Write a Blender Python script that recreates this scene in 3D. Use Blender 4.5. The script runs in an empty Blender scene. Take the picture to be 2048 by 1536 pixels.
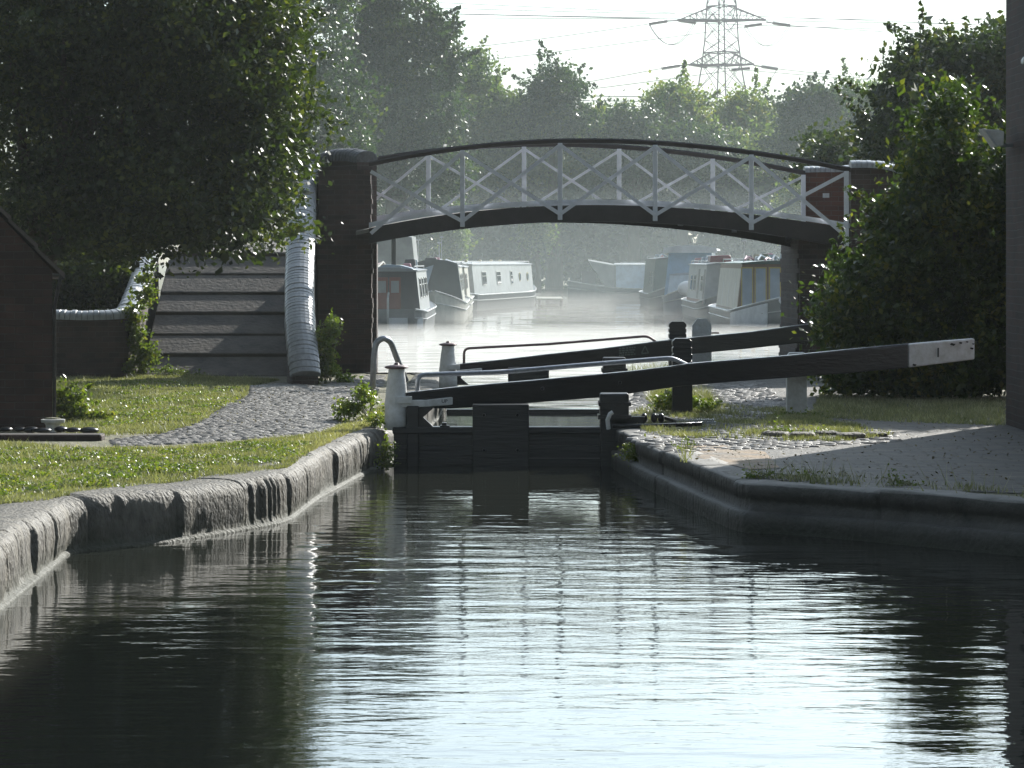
import bpy, math, random
import numpy as np
R = math.radians
random.seed(7); rng = np.random.default_rng(7)
sc = bpy.context.scene
COL = sc.collection
# ---------------------------------------------------------------- camera, world, sun, exposure
FPX = 6000.0; EYE = 1.7; HOR = 520.0
cam_d = bpy.data.cameras.new('camera'); cam = bpy.data.objects.new('camera', cam_d); COL.objects.link(cam)
cam.location = (0, 0, EYE); cam.rotation_euler = (R(90), 0, 0)
cam_d.sensor_width = 36.0; cam_d.lens = 36.0 * FPX / 2048.0; cam_d.shift_y = -(768 - HOR) / 2048.0
cam_d.clip_start = 0.5; cam_d.clip_end = 3000
sc.camera = cam
SKY_LOW = .22
SUN_AZ, SUN_EL = 28.0, 26.0            # degrees to the right of the view direction, height
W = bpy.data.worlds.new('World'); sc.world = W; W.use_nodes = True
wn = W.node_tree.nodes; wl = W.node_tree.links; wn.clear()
sky = wn.new('ShaderNodeTexSky'); sky.sky_type = 'NISHITA'; sky.sun_disc = False
sky.sun_elevation = R(SUN_EL); sky.sun_rotation = R(SUN_AZ)
sky.air_density = 1.0; sky.dust_density = 0.4; sky.ozone_density = 1.3
bg = wn.new('ShaderNodeBackground'); bg.inputs[1].default_value = 0.11
wo = wn.new('ShaderNodeOutputWorld'); # morning aureole: the misty sky is brighter and whiter towards the sun, dimmer behind the viewer
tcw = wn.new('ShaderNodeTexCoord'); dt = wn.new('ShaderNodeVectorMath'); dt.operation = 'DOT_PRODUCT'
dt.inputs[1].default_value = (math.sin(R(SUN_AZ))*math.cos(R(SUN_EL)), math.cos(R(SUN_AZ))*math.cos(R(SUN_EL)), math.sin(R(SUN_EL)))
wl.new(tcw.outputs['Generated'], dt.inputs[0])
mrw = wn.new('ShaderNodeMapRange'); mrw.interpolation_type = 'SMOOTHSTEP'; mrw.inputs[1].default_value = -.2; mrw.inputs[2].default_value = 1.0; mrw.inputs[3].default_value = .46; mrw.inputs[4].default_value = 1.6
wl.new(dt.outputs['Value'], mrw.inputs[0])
hsv = wn.new('ShaderNodeHueSaturation'); hsv.inputs['Saturation'].default_value = .55; wl.new(sky.outputs[0], hsv.inputs['Color'])
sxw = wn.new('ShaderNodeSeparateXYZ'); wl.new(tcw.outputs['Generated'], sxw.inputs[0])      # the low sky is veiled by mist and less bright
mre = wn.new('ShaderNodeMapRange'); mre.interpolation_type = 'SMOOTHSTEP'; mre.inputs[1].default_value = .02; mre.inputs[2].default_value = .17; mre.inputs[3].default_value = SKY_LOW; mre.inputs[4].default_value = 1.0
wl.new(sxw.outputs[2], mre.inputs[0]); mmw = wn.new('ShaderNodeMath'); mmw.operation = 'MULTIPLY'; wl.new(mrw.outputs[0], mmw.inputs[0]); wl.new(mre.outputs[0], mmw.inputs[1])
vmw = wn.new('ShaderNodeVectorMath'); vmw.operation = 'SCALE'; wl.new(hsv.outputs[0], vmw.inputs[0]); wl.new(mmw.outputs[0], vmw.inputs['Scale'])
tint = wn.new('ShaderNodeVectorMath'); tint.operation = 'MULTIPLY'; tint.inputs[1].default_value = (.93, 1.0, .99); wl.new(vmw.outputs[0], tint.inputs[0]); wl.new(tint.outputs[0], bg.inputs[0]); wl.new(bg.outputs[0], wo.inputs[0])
sd = bpy.data.lights.new('sun', 'SUN'); sd.energy = 4.5; sd.angle = R(0.5); sd.color = (1.0, 0.97, 0.90)
so = bpy.data.objects.new('sun', sd); COL.objects.link(so)
so.rotation_euler = (R(90 - SUN_EL), 0, R(180 - SUN_AZ) )
so.location = (20, 40, 40)
sc.view_settings.view_transform = 'Standard'; sc.view_settings.look = 'None'
sc.view_settings.exposure = 0.85; sc.view_settings.gamma = 1.0
cy = sc.cycles
cy.max_bounces = 7; cy.diffuse_bounces = 2; cy.glossy_bounces = 3; cy.transmission_bounces = 4; cy.volume_bounces = 1
cy.transparent_max_bounces = 8; cy.use_denoising = True; cy.caustics_reflective = False; cy.caustics_refractive = False
cy.sample_clamp_indirect = 4.0; cy.use_adaptive_sampling = True; cy.adaptive_threshold = 0.015

# ---------------------------------------------------------------- helpers
def P(px, py, Y): return ((px - 1024) * Y / FPX, Y, EYE - (py - HOR) * Y / FPX)
def G(px, py, z=0.0):
    Y = FPX * (EYE - z) / (py - HOR); return ((px - 1024) * Y / FPX, Y)
def tag(o, label=None, cat=None, group=None, kind=None):
    if label: o['label'] = label
    if cat: o['category'] = cat
    if group: o['group'] = group
    if kind: o['kind'] = kind
    return o
def thing(name, label, cat, loc=(0, 0, 0), group=None):
    o = bpy.data.objects.new(name, None); COL.objects.link(o); o.location = loc; o.empty_display_size = .2
    return tag(o, label, cat, group)
def base_of(p):
    v = np.zeros(3)
    while p is not None:
        v += np.array(p.location); p = p.parent
    return v
def link_mesh(name, verts, faces, mats, parent=None, smooth=False, fmat=None, loc=None):
    me = bpy.data.meshes.new(name)
    off = base_of(parent) if loc is None else np.array(loc, float)
    v = np.asarray(verts, float) - off
    me.from_pydata(v.tolist(), [], [list(f) for f in faces])
    mats = mats if isinstance(mats, (list, tuple)) else [mats]
    for m in mats: me.materials.append(m)
    if fmat is not None: me.polygons.foreach_set('material_index', fmat)
    if smooth: me.polygons.foreach_set('use_smooth', [True] * len(me.polygons))
    me.update()
    o = bpy.data.objects.new(name, me); COL.objects.link(o)
    if parent: o.parent = parent
    elif loc is not None: o.location = loc
    return o
class MB:
    def __init__(s): s.v = []; s.f = []
    def add(s, vs, fs):
        n = len(s.v); s.v += [tuple(x) for x in vs]; s.f += [[i + n for i in f] for f in fs]; return s
    def box(s, x0, x1, y0, y1, z0, z1):
        s.add([(x0,y0,z0),(x1,y0,z0),(x1,y1,z0),(x0,y1,z0),(x0,y0,z1),(x1,y0,z1),(x1,y1,z1),(x0,y1,z1)],
              [(0,3,2,1),(4,5,6,7),(0,1,5,4),(1,2,6,5),(2,3,7,6),(3,0,4,7)]); return s
    def tube(s, pts, r, n=8, caps=True, closed=False):
        pts = [np.array(p, float) for p in pts]; rs = r if isinstance(r, (list, tuple)) else [r] * len(pts)
        rings = []; m = len(pts); up = None
        for i, p in enumerate(pts):
            a = pts[max(i - 1, 0)]; b = pts[min(i + 1, m - 1)]; t = b - a; t = t / (np.linalg.norm(t) + 1e-9)
            if up is None:
                up = np.array([0, 0, 1.0]) if abs(t[2]) < .9 else np.array([1.0, 0, 0])
            e1 = up - t * np.dot(up, t); e1 /= np.linalg.norm(e1) + 1e-9; up = e1; e2 = np.cross(t, e1)
            rings.append([p + rs[i] * (math.cos(2*math.pi*k/n) * e1 + math.sin(2*math.pi*k/n) * e2) for k in range(n)])
        vs = [v for r_ in rings for v in r_]; fs = []
        for i in range(m - 1):
            for k in range(n):
                a = i*n + k; b = i*n + (k+1) % n; fs.append((a, b, b + n, a + n))
        if caps: fs.append(tuple(range(n))[::-1]); fs.append(tuple((m-1)*n + k for k in range(n)))
        s.add(vs, fs); return s
    def bar(s, a, b, w, h):
        """rectangular bar from a to b; w = width sideways, h = the other way"""
        a = np.array(a, float); b = np.array(b, float); t = b - a; t /= np.linalg.norm(t) + 1e-9
        y = np.array([0, 1.0, 0]); e1 = y - t * np.dot(y, t)
        if np.linalg.norm(e1) < .2: e1 = np.array([1.0, 0, 0]) - t * t[0]
        e1 /= np.linalg.norm(e1); e2 = np.cross(t, e1)
        vs = [q + sx * e2 * w/2 + sy * e1 * h/2 for q in (a, b) for sx, sy in ((-1,-1),(1,-1),(1,1),(-1,1))]
        s.add(vs, [(0,3,2,1),(4,5,6,7),(0,1,5,4),(1,2,6,5),(2,3,7,6),(3,0,4,7)]); return s
    def lathe(s, c, prof, n=20, jit=0):
        vs = []; fs = []
        for r, z in prof:
            for k in range(n):
                q = 1 + (random.uniform(-jit, jit) if jit else 0)
                vs.append((c[0] + r*q*math.cos(2*math.pi*k/n), c[1] + r*q*math.sin(2*math.pi*k/n), c[2] + z))
        m = len(prof)
        for i in range(m - 1):
            for k in range(n): fs.append((i*n+k, i*n+(k+1)%n, (i+1)*n+(k+1)%n, (i+1)*n+k))
        fs.append(tuple(range(n))[::-1]); fs.append(tuple((m-1)*n+k for k in range(n)))
        s.add(vs, fs); return s
    def loft(s, rings, caps=True):
        n = len(rings[0]); vs = [v for r_ in rings for v in r_]; fs = []
        for i in range(len(rings) - 1):
            for k in range(n): fs.append((i*n+k, i*n+(k+1)%n, (i+1)*n+(k+1)%n, (i+1)*n+k))
        if caps: fs.append(tuple(range(n))[::-1]); fs.append(tuple((len(rings)-1)*n+k for k in range(n)))
        s.add(vs, fs); return s
    def prism(s, poly, axis, a0, a1):
        """polygon in a plane, extruded along axis ('y': poly is (x,z); 'x': poly is (y,z); 'z': poly is (x,y))"""
        f = {'y': lambda p, a: (p[0], a, p[1]), 'x': lambda p, a: (a, p[0], p[1]), 'z': lambda p, a: (p[0], p[1], a)}[axis]
        return s.loft([[f(p, a0) for p in poly], [f(p, a1) for p in poly]])
    def sphere(s, c, r, n=12, m=8):
        r = r if isinstance(r, (tuple, list)) else (r, r, r)
        prof = [(max(1e-3, math.sin(math.pi*i/m)), -math.cos(math.pi*i/m)) for i in range(m+1)]
        vs = []; fs = []
        for q, z in prof:
            for k in range(n): vs.append((c[0]+r[0]*q*math.cos(2*math.pi*k/n), c[1]+r[1]*q*math.sin(2*math.pi*k/n), c[2]+r[2]*z))
        for i in range(m):
            for k in range(n): fs.append((i*n+k, i*n+(k+1)%n, (i+1)*n+(k+1)%n, (i+1)*n+k))
        s.add(vs, fs); return s
    def rotz(s, c, a):
        ca, sa = math.cos(a), math.sin(a); s.v = [(c[0]+ca*(x-c[0])-sa*(y-c[1]), c[1]+sa*(x-c[0])+ca*(y-c[1]), z) for x, y, z in s.v]; return s
    def build(s, name, mat, parent=None, bevel=0, smooth=False, loc=None, seg=2):
        o = link_mesh(name, s.v, s.f, mat, parent, smooth, loc=loc)
        me = o.data; import bmesh
        bm = bmesh.new(); bm.from_mesh(me); bmesh.ops.recalc_face_normals(bm, faces=bm.faces); bm.to_mesh(me); bm.free()
        if bevel:
            b = o.modifiers.new('bevel', 'BEVEL'); b.width = bevel; b.segments = seg; b.limit_method = 'ANGLE'; b.angle_limit = R(40)
        return o

# ---------------------------------------------------------------- materials
def nt(name):
    m = bpy.data.materials.new(name); m.use_nodes = True; n = m.node_tree.nodes; n.clear()
    out = n.new('ShaderNodeOutputMaterial'); return m, n, m.node_tree.links, out
def ramp(n, cols):
    r_ = n.new('ShaderNodeValToRGB'); e = r_.color_ramp.elements
    while len(e) < len(cols): e.new(.5)
    for i, (p, c) in enumerate(cols): e[i].position = p; e[i].color = (*c, 1)
    return r_
def dim(c, k): return tuple(min(1, x * k) for x in c)
def mat(name, c, c2=None, rough=.75, scale=6, detail=6, bump=.2, bscale=30, metal=0, spec=.5, stretch=(1,1,1), space='Object', bd=.01, rvar=0, coat=0):
    m, n, l, out = nt(name); c2 = c2 or dim(c, .6)
    tc = n.new('ShaderNodeTexCoord'); mp = n.new('ShaderNodeMapping'); mp.inputs['Scale'].default_value = stretch
    if space == 'World':
        g = n.new('ShaderNodeNewGeometry'); l.new(g.outputs['Position'], mp.inputs[0])
    else: l.new(tc.outputs['Object'], mp.inputs[0])
    no = n.new('ShaderNodeTexNoise'); no.inputs['Scale'].default_value = scale; no.inputs['Detail'].default_value = detail; no.inputs['Roughness'].default_value = .65
    l.new(mp.outputs[0], no.inputs['Vector'])
    r_ = ramp(n, [(.32, c2), (.68, c)]); l.new(no.outputs[0], r_.inputs[0])
    p = n.new('ShaderNodeBsdfPrincipled'); l.new(r_.outputs[0], p.inputs['Base Color'])
    p.inputs['Roughness'].default_value = rough; p.inputs['Metallic'].default_value = metal; p.inputs['Specular IOR Level'].default_value = spec
    if rvar:
        mr = n.new('ShaderNodeMapRange'); mr.inputs[3].default_value = rough - rvar; mr.inputs[4].default_value = min(1, rough + rvar)
        l.new(no.outputs[0], mr.inputs[0]); l.new(mr.outputs[0], p.inputs['Roughness'])
    if coat: p.inputs['Coat Weight'].default_value = coat
    if bump:
        nb = n.new('ShaderNodeTexNoise'); nb.inputs['Scale'].default_value = bscale; nb.inputs['Detail'].default_value = 5
        l.new(mp.outputs[0], nb.inputs['Vector'])
        b = n.new('ShaderNodeBump'); b.inputs['Strength'].default_value = bump; b.inputs['Distance'].default_value = bd
        l.new(nb.outputs[0], b.inputs['Height']); l.new(b.outputs[0], p.inputs['Normal'])
    l.new(p.outputs[0], out.inputs[0]); return m
def brick_mat(name, c1, c2, mortar, rough=.8, soot=.5):
    m, n, l, out = nt(name)
    g = n.new('ShaderNodeNewGeometry'); sx = n.new('ShaderNodeSeparateXYZ'); l.new(g.outputs['Position'], sx.inputs[0])
    ad = n.new('ShaderNodeMath'); ad.operation = 'ADD'; l.new(sx.outputs[0], ad.inputs[0]); l.new(sx.outputs[1], ad.inputs[1])
    cb = n.new('ShaderNodeCombineXYZ'); l.new(ad.outputs[0], cb.inputs[0]); l.new(sx.outputs[2], cb.inputs[1])
    # hand-laid bricks: the courses wander a little
    wz = n.new('ShaderNodeTexNoise'); wz.inputs['Scale'].default_value = 1.7; l.new(g.outputs['Position'], wz.inputs['Vector'])
    vm = n.new('ShaderNodeVectorMath'); vm.operation = 'SCALE'; vm.inputs['Scale'].default_value = .035; l.new(wz.outputs['Color'], vm.inputs[0])
    va = n.new('ShaderNodeVectorMath'); l.new(cb.outputs[0], va.inputs[0]); l.new(vm.outputs[0], va.inputs[1])
    b = n.new('ShaderNodeTexBrick'); b.inputs['Scale'].default_value = 1; b.inputs['Brick Width'].default_value = .225; b.inputs['Row Height'].default_value = .075
    b.inputs['Mortar Size'].default_value = .006; b.inputs['Mortar Smooth'].default_value = .3; b.inputs['Bias'].default_value = -.1
    b.inputs['Color1'].default_value = (*c1, 1); b.inputs['Color2'].default_value = (*c2, 1); b.inputs['Mortar'].default_value = (*mortar, 1)
    l.new(va.outputs[0], b.inputs['Vector'])
    no = n.new('ShaderNodeTexNoise'); no.inputs['Scale'].default_value = 2.2; no.inputs['Detail'].default_value = 8; no.inputs['Roughness'].default_value = .7
    l.new(g.outputs['Position'], no.inputs['Vector'])
    r_ = ramp(n, [(.3, (1 - soot,) * 3), (.7, (1.15,) * 3)]); l.new(no.outputs[0], r_.inputs[0])
    mx = n.new('ShaderNodeMixRGB'); mx.blend_type = 'MULTIPLY'; mx.inputs[0].default_value = 1
    l.new(b.outputs['Color'], mx.inputs[1]); l.new(r_.outputs[0], mx.inputs[2])
    p = n.new('ShaderNodeBsdfPrincipled'); p.inputs['Roughness'].default_value = rough; l.new(mx.outputs[0], p.inputs['Base Color'])
    bu = n.new('ShaderNodeBump'); bu.inputs['Strength'].default_value = .7; bu.inputs['Distance'].default_value = .012; bu.invert = True
    l.new(b.outputs['Fac'], bu.inputs['Height']); l.new(bu.outputs[0], p.inputs['Normal'])
    l.new(p.outputs[0], out.inputs[0]); return m
def leaf_mat(name, c, c2, trans=.4, rough=.4, yellow=None, clump=1.3):
    m, n, l, out = nt(name)
    g = n.new('ShaderNodeNewGeometry')
    no = n.new('ShaderNodeTexNoise'); no.inputs['Scale'].default_value = clump; no.inputs['Detail'].default_value = 3; l.new(g.outputs['Position'], no.inputs['Vector'])
    ad = n.new('ShaderNodeMath'); ad.operation = 'MULTIPLY_ADD'; ad.inputs[1].default_value = .35; l.new(g.outputs['Random Per Island'], ad.inputs[0])
    mu = n.new('ShaderNodeMath'); mu.operation = 'MULTIPLY'; mu.inputs[1].default_value = .75; l.new(no.outputs[0], mu.inputs[0]); l.new(mu.outputs[0], ad.inputs[2])
    cols = [(.3, c2), (.62, c)] + ([(.8, yellow)] if yellow else [])
    r_ = ramp(n, cols); l.new(ad.outputs[0], r_.inputs[0])
    p = n.new('ShaderNodeBsdfPrincipled'); p.inputs['Roughness'].default_value = rough; l.new(r_.outputs[0], p.inputs['Base Color'])
    t = n.new('ShaderNodeBsdfTranslucent'); hs = n.new('ShaderNodeMixRGB'); hs.blend_type = 'MULTIPLY'; hs.inputs[0].default_value = 1
    hs.inputs[2].default_value = (1.7, 1.9, .6, 1); l.new(r_.outputs[0], hs.inputs[1]); l.new(hs.outputs[0], t.inputs[0])
    mx = n.new('ShaderNodeMixShader'); mx.inputs[0].default_value = trans; l.new(p.outputs[0], mx.inputs[1]); l.new(t.outputs[0], mx.inputs[2])
    l.new(mx.outputs[0], out.inputs[0]); return m
M = {}
M['brick'] = brick_mat('old_brick', (.085,.056,.048), (.05,.038,.036), (.10,.09,.08))
M['brickred'] = brick_mat('red_brick', (.15,.065,.045), (.10,.045,.035), (.14,.12,.10), soot=.3)
M['brickdark'] = brick_mat('dark_brick', (.06,.030,.024), (.035,.022,.02), (.06,.05,.045))
M['stone'] = mat('coping_stone', (.21,.19,.155), (.06,.056,.048), .72, 7, 10, 1.0, 30, bd=.035, stretch=(1,1,.6), rvar=.15, space='World')
M['stonedark'] = mat('wet_stone', (.11,.105,.095), (.05,.05,.045), .6, 5, 8, .8, 22, bd=.02, rvar=.15, space='World')
M['coping'] = mat('blue_coping_brick', (.44,.45,.47), (.27,.28,.30), .32, 18, 6, .5, 60, bd=.006, space='World', rvar=.12)
def waterline_stain(m, z0, z1, c):
    n = m.node_tree.nodes; l = m.node_tree.links; g = n.new('ShaderNodeNewGeometry'); sx = n.new('ShaderNodeSeparateXYZ'); l.new(g.outputs['Position'], sx.inputs[0])
    no = n.new('ShaderNodeTexNoise'); no.inputs['Scale'].default_value = 3.5; no.inputs['Detail'].default_value = 6; l.new(g.outputs['Position'], no.inputs['Vector'])
    ma = n.new('ShaderNodeMath'); ma.operation = 'MULTIPLY_ADD'; ma.inputs[1].default_value = .22; l.new(no.outputs[0], ma.inputs[0]); l.new(sx.outputs[2], ma.inputs[2])
    mr = n.new('ShaderNodeMapRange'); mr.inputs[1].default_value = z0+.11; mr.inputs[2].default_value = z1+.11; mr.inputs[3].default_value = 1; mr.inputs[4].default_value = 0; l.new(ma.outputs[0], mr.inputs[0])
    p = [q for q in n if q.type == 'BSDF_PRINCIPLED'][0]; src = p.inputs['Base Color'].links[0].from_socket
    mx = n.new('ShaderNodeMixRGB'); mx.inputs[2].default_value = (*c, 1); l.new(mr.outputs[0], mx.inputs[0]); l.new(src, mx.inputs[1]); l.new(mx.outputs[0], p.inputs['Base Color'])
waterline_stain(M['stone'], -.36, -.20, (.045,.048,.03)); waterline_stain(M['stonedark'], -.36, -.2, (.035,.038,.028))
M['copingshade'] = mat('shaded_coping_brick', (.10,.10,.105), (.05,.05,.052), .55, 18, 6, .5, 60, bd=.006, space='World')  # shaded copy of the coping brick; pier-top shade is put into the colour
M['concrete'] = mat('concrete', (.27,.26,.24), (.16,.155,.14), .8, 4, 9, .5, 40, space='World')
M['paving'] = mat('worn_paving', (.19,.175,.155), (.085,.08,.072), .7, 3.2, 9, .8, 14, bd=.02, space='World', rvar=.15)
def slab_mat(name, c, c2):
    m = mat(name, c, c2, .7, 3.0, 10, .9, 16, bd=.02, space='World', rvar=.15); n = m.node_tree.nodes; l = m.node_tree.links
    b = n.new('ShaderNodeTexBrick'); b.inputs['Scale'].default_value = 1; b.inputs['Brick Width'].default_value = .42; b.inputs['Row Height'].default_value = .2; b.inputs['Mortar Size'].default_value = .014; b.inputs['Mortar Smooth'].default_value = .4
    b.inputs['Color1'].default_value = (1,1,1,1); b.inputs['Color2'].default_value = (.68,.70,.72,1); b.inputs['Mortar'].default_value = (.45,.5,.3,1)
    g = n.new('ShaderNodeNewGeometry'); w = n.new('ShaderNodeTexNoise'); w.inputs['Scale'].default_value = 1.5; l.new(g.outputs['Position'], w.inputs['Vector'])
    v = n.new('ShaderNodeVectorMath'); v.operation = 'MULTIPLY_ADD'; v.inputs[1].default_value = (.25,.25,0); l.new(w.outputs['Color'], v.inputs[0]); l.new(g.outputs['Position'], v.inputs[2]); l.new(v.outputs[0], b.inputs['Vector'])
    p = [q for q in n if q.type == 'BSDF_PRINCIPLED'][0]; src = p.inputs['Base Color'].links[0].from_socket
    mx = n.new('ShaderNodeMixRGB'); mx.blend_type = 'MULTIPLY'; mx.inputs[0].default_value = .85; l.new(src, mx.inputs[1]); l.new(b.outputs['Color'], mx.inputs[2]); l.new(mx.outputs[0], p.inputs['Base Color'])
    bu = n.new('ShaderNodeBump'); bu.invert = True; bu.inputs['Strength'].default_value = .8; bu.inputs['Distance'].default_value = .03; l.new(b.outputs['Fac'], bu.inputs['Height'])
    l.new(p.inputs['Normal'].links[0].from_socket, bu.inputs['Normal']); l.new(bu.outputs[0], p.inputs['Normal']); return m
M['paving'] = slab_mat('worn_paving', (.16,.14,.115), (.038,.038,.034))
M['step'] = mat('step_stone', (.105,.088,.072), (.042,.038,.034), .8, 3, 9, .8, 16, bd=.015, space='World')
M['sett'] = mat('granite_sett', (.27,.25,.23), (.10,.098,.09), .6, 7, 6, .8, 30, bd=.01, space='World', rvar=.18)
M['soil'] = mat('soil', (.26,.235,.16), (.11,.115,.065), .9, 2.6, 10, 1, 18, bd=.04, space='World')
M['orange'] = slab_mat('mossy_ground', (.34,.20,.08), (.12,.10,.07)) if 1 else mat('x', (.30,.19,.07), (.13,.10,.06), .85, 14, 9, 1, 30, bd=.02, space='World')
M['blackpaint'] = mat('black_paint', (.022,.022,.025), (.012,.012,.014), .38, 9, 7, .5, 40, bd=.006, rvar=.12, stretch=(.4,1,1))
M['blackwood'] = mat('black_wood', (.02,.02,.021), (.01,.01,.011), .36, 7, 8, .8, 14, bd=.012, stretch=(.25,1,3), space='World')
M['topsheen'] = mat('painted_wet_sheen', (.30,.32,.34), (.10,.11,.12), .28, 9, 8, .6, 40, bd=.005, rvar=.1, stretch=(.5,1,1))  # pale colour paints the bright sheen along the wet beam tops
M['whitepaint'] = mat('white_paint', (.72,.74,.76), (.46,.48,.48), .5, 7, 9, .4, 30, bd=.004, rvar=.15)
M['whiteworn'] = mat('worn_white_paint', (.82,.83,.84), (.58,.58,.55), .6, 11, 9, .6, 30, bd=.006)
M['greypaint'] = mat('bridge_paint', (.84,.86,.92), (.66,.68,.74), .45, 8, 8, .4, 40, bd=.003)
M['girder'] = mat('girder_paint', (.045,.035,.035), (.025,.02,.02), .45, 5, 8, .6, 30, bd=.005)
M['steel'] = mat('galvanised_steel', (.42,.44,.47), (.27,.28,.31), .35, 20, 5, .2, 60, metal=.6, bd=.002)
M['redrust'] = mat('rusty_rail', (.20,.13,.13), (.12,.08,.08), .5, 20, 5, .2, 60, metal=.3, bd=.002)
M['iron'] = mat('cast_iron', (.05,.05,.055), (.025,.025,.025), .3, 20, 5, .4, 40, metal=.7, bd=.004)
M['tiles'] = mat('roof_tiles', (.10,.08,.07), (.05,.045,.04), .6, 9, 6, .5, 30)
M['bark'] = mat('bark', (.09,.07,.05), (.035,.03,.022), .9, 8, 8, 1, 20, bd=.03, stretch=(1,1,.3))
M['pylon'] = mat('pylon_steel', (.15,.095,.14), (.10,.065,.095), .6, .5, 3, 0, metal=.2)
M['wire'] = mat('wire_metal', (.12,.12,.13), (.10,.10,.11), .6, 1, 2, 0)
M['insul'] = mat('insulator_glass', (.12,.07,.09), (.08,.05,.06), .3, 3, 3, 0)
M['glass'] = mat('window_glass', (.02,.025,.03), (.012,.015,.018), .06, 2, 2, 0, spec=.6)
M['pot'] = mat('white_planter', (.55,.55,.55), (.38,.38,.36), .6, 12, 6, .3, 30)
M['text'] = mat('black_lettering', (.02,.02,.02), (.012,.012,.012), .6, 20, 3, 0)
M['signmark'] = mat('faded_sign_print', (.16,.19,.17), (.09,.11,.10), .6, 30, 5, 0)
M['leafoak'] = leaf_mat('leaf_big_tree', (.042,.062,.020), (.016,.026,.011), .33, .46, (.12,.13,.03))
M['leafmid'] = leaf_mat('leaf_mid_trees', (.040,.070,.036), (.012,.028,.017), .30, .45, (.085,.11,.03), clump=.5)
M['leafdeep'] = leaf_mat('leaf_undergrowth', (.035,.065,.035), (.008,.018,.012), .28, .6, (.09,.12,.04), clump=.25)
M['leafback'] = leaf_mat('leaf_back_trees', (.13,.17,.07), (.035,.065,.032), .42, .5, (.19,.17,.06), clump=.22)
M['leafright'] = leaf_mat('leaf_right_tree', (.038,.058,.020), (.016,.028,.012), .36, .4, (.10,.10,.03), clump=.8)
M['leafbush'] = leaf_mat('leaf_bush', (.052,.082,.022), (.020,.036,.010), .36, .42, (.17,.16,.035), clump=1.6)
M['leafweed'] = leaf_mat('leaf_weeds', (.13,.17,.04), (.07,.10,.025), .4, .45, (.24,.22,.07), clump=4)
M['grass'] = leaf_mat('grass_blades', (.28,.27,.18), (.13,.145,.08), .22, .55, (.45,.42,.33), clump=2.2)

def water_mat(name, c, rough=.03, bump=.25, sc_=9):
    m, n, l, out = nt(name)
    p = n.new('ShaderNodeBsdfPrincipled'); p.inputs['Base Color'].default_value = (*c, 1); p.inputs['Roughness'].default_value = rough
    p.inputs['IOR'].default_value = 1.33; p.inputs['Specular IOR Level'].default_value = .5
    g = n.new('ShaderNodeNewGeometry'); mp = n.new('ShaderNodeMapping'); mp.inputs['Scale'].default_value = (.45, 1, 1); l.new(g.outputs['Position'], mp.inputs[0])
    no = n.new('ShaderNodeTexNoise'); no.inputs['Scale'].default_value = sc_; no.inputs['Detail'].default_value = 3; l.new(mp.outputs[0], no.inputs['Vector'])
    b = n.new('ShaderNodeBump'); b.inputs['Strength'].default_value = bump; b.inputs['Distance'].default_value = .01; l.new(no.outputs[0], b.inputs['Height'])
    l.new(b.outputs[0], p.inputs['Normal']); l.new(p.outputs[0], out.inputs[0]); return m
M['waterlow'] = water_mat('lower_canal_water', (.022,.024,.018), .025, .22, 11)
M['waterup'] = water_mat('upper_canal_water', (.03,.034,.028), .05, .3, 2.5)

# ---------------------------------------------------------------- ground, banks, water
WZ, UZ = -0.38, -0.36
LP = [(-3.0,-10), (-3.03,14), (-3.06,18), (-3.13,20.4), (-3.16,21.15), (-3.08,21.42), (-2.95,21.5), G(340,982), G(480,963), G(555,952), G(580,944), G(630,912), G(685,888), G(735,866), G(783,852),
      (-1.18,31.5), (-.97,38.9), (-.98,44.4), (-1.15,45.15), (-2.1,45.35)]
RP = [(12,-10), (10.5,19.5), (6,20.6), G(2048,1004), G(1800,984), G(1600,969), G(1500,965), G(1470,958), G(1380,925), G(1290,888), G(1245,868), (1.04,30.6), (1.29,39.5), (1.45,41.5), (2.3,43.6), (4.22,44.6)]
def resample(path, step):
    out = [np.array(path[0], float)]
    for a, b in zip(path[:-1], path[1:]):
        a = np.array(a, float); b = np.array(b, float); n = max(1, int(np.linalg.norm(b - a) / step))
        for i in range(1, n + 1): out.append(a + (b - a) * i / n)
    return np.array(out)
def smooth_path(p, it=4):
    p = p.copy()
    for _ in range(it): p[1:-1] = .25 * p[:-2] + .5 * p[1:-1] + .25 * p[2:]
    return p
def vnoise(x, seed=0):
    r_ = np.random.default_rng(seed); t = r_.random(4096); i = np.floor(x).astype(int); f = x - i; f = f*f*(3-2*f)
    return t[i % 4096] * (1-f) + t[(i+1) % 4096] * f
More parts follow.
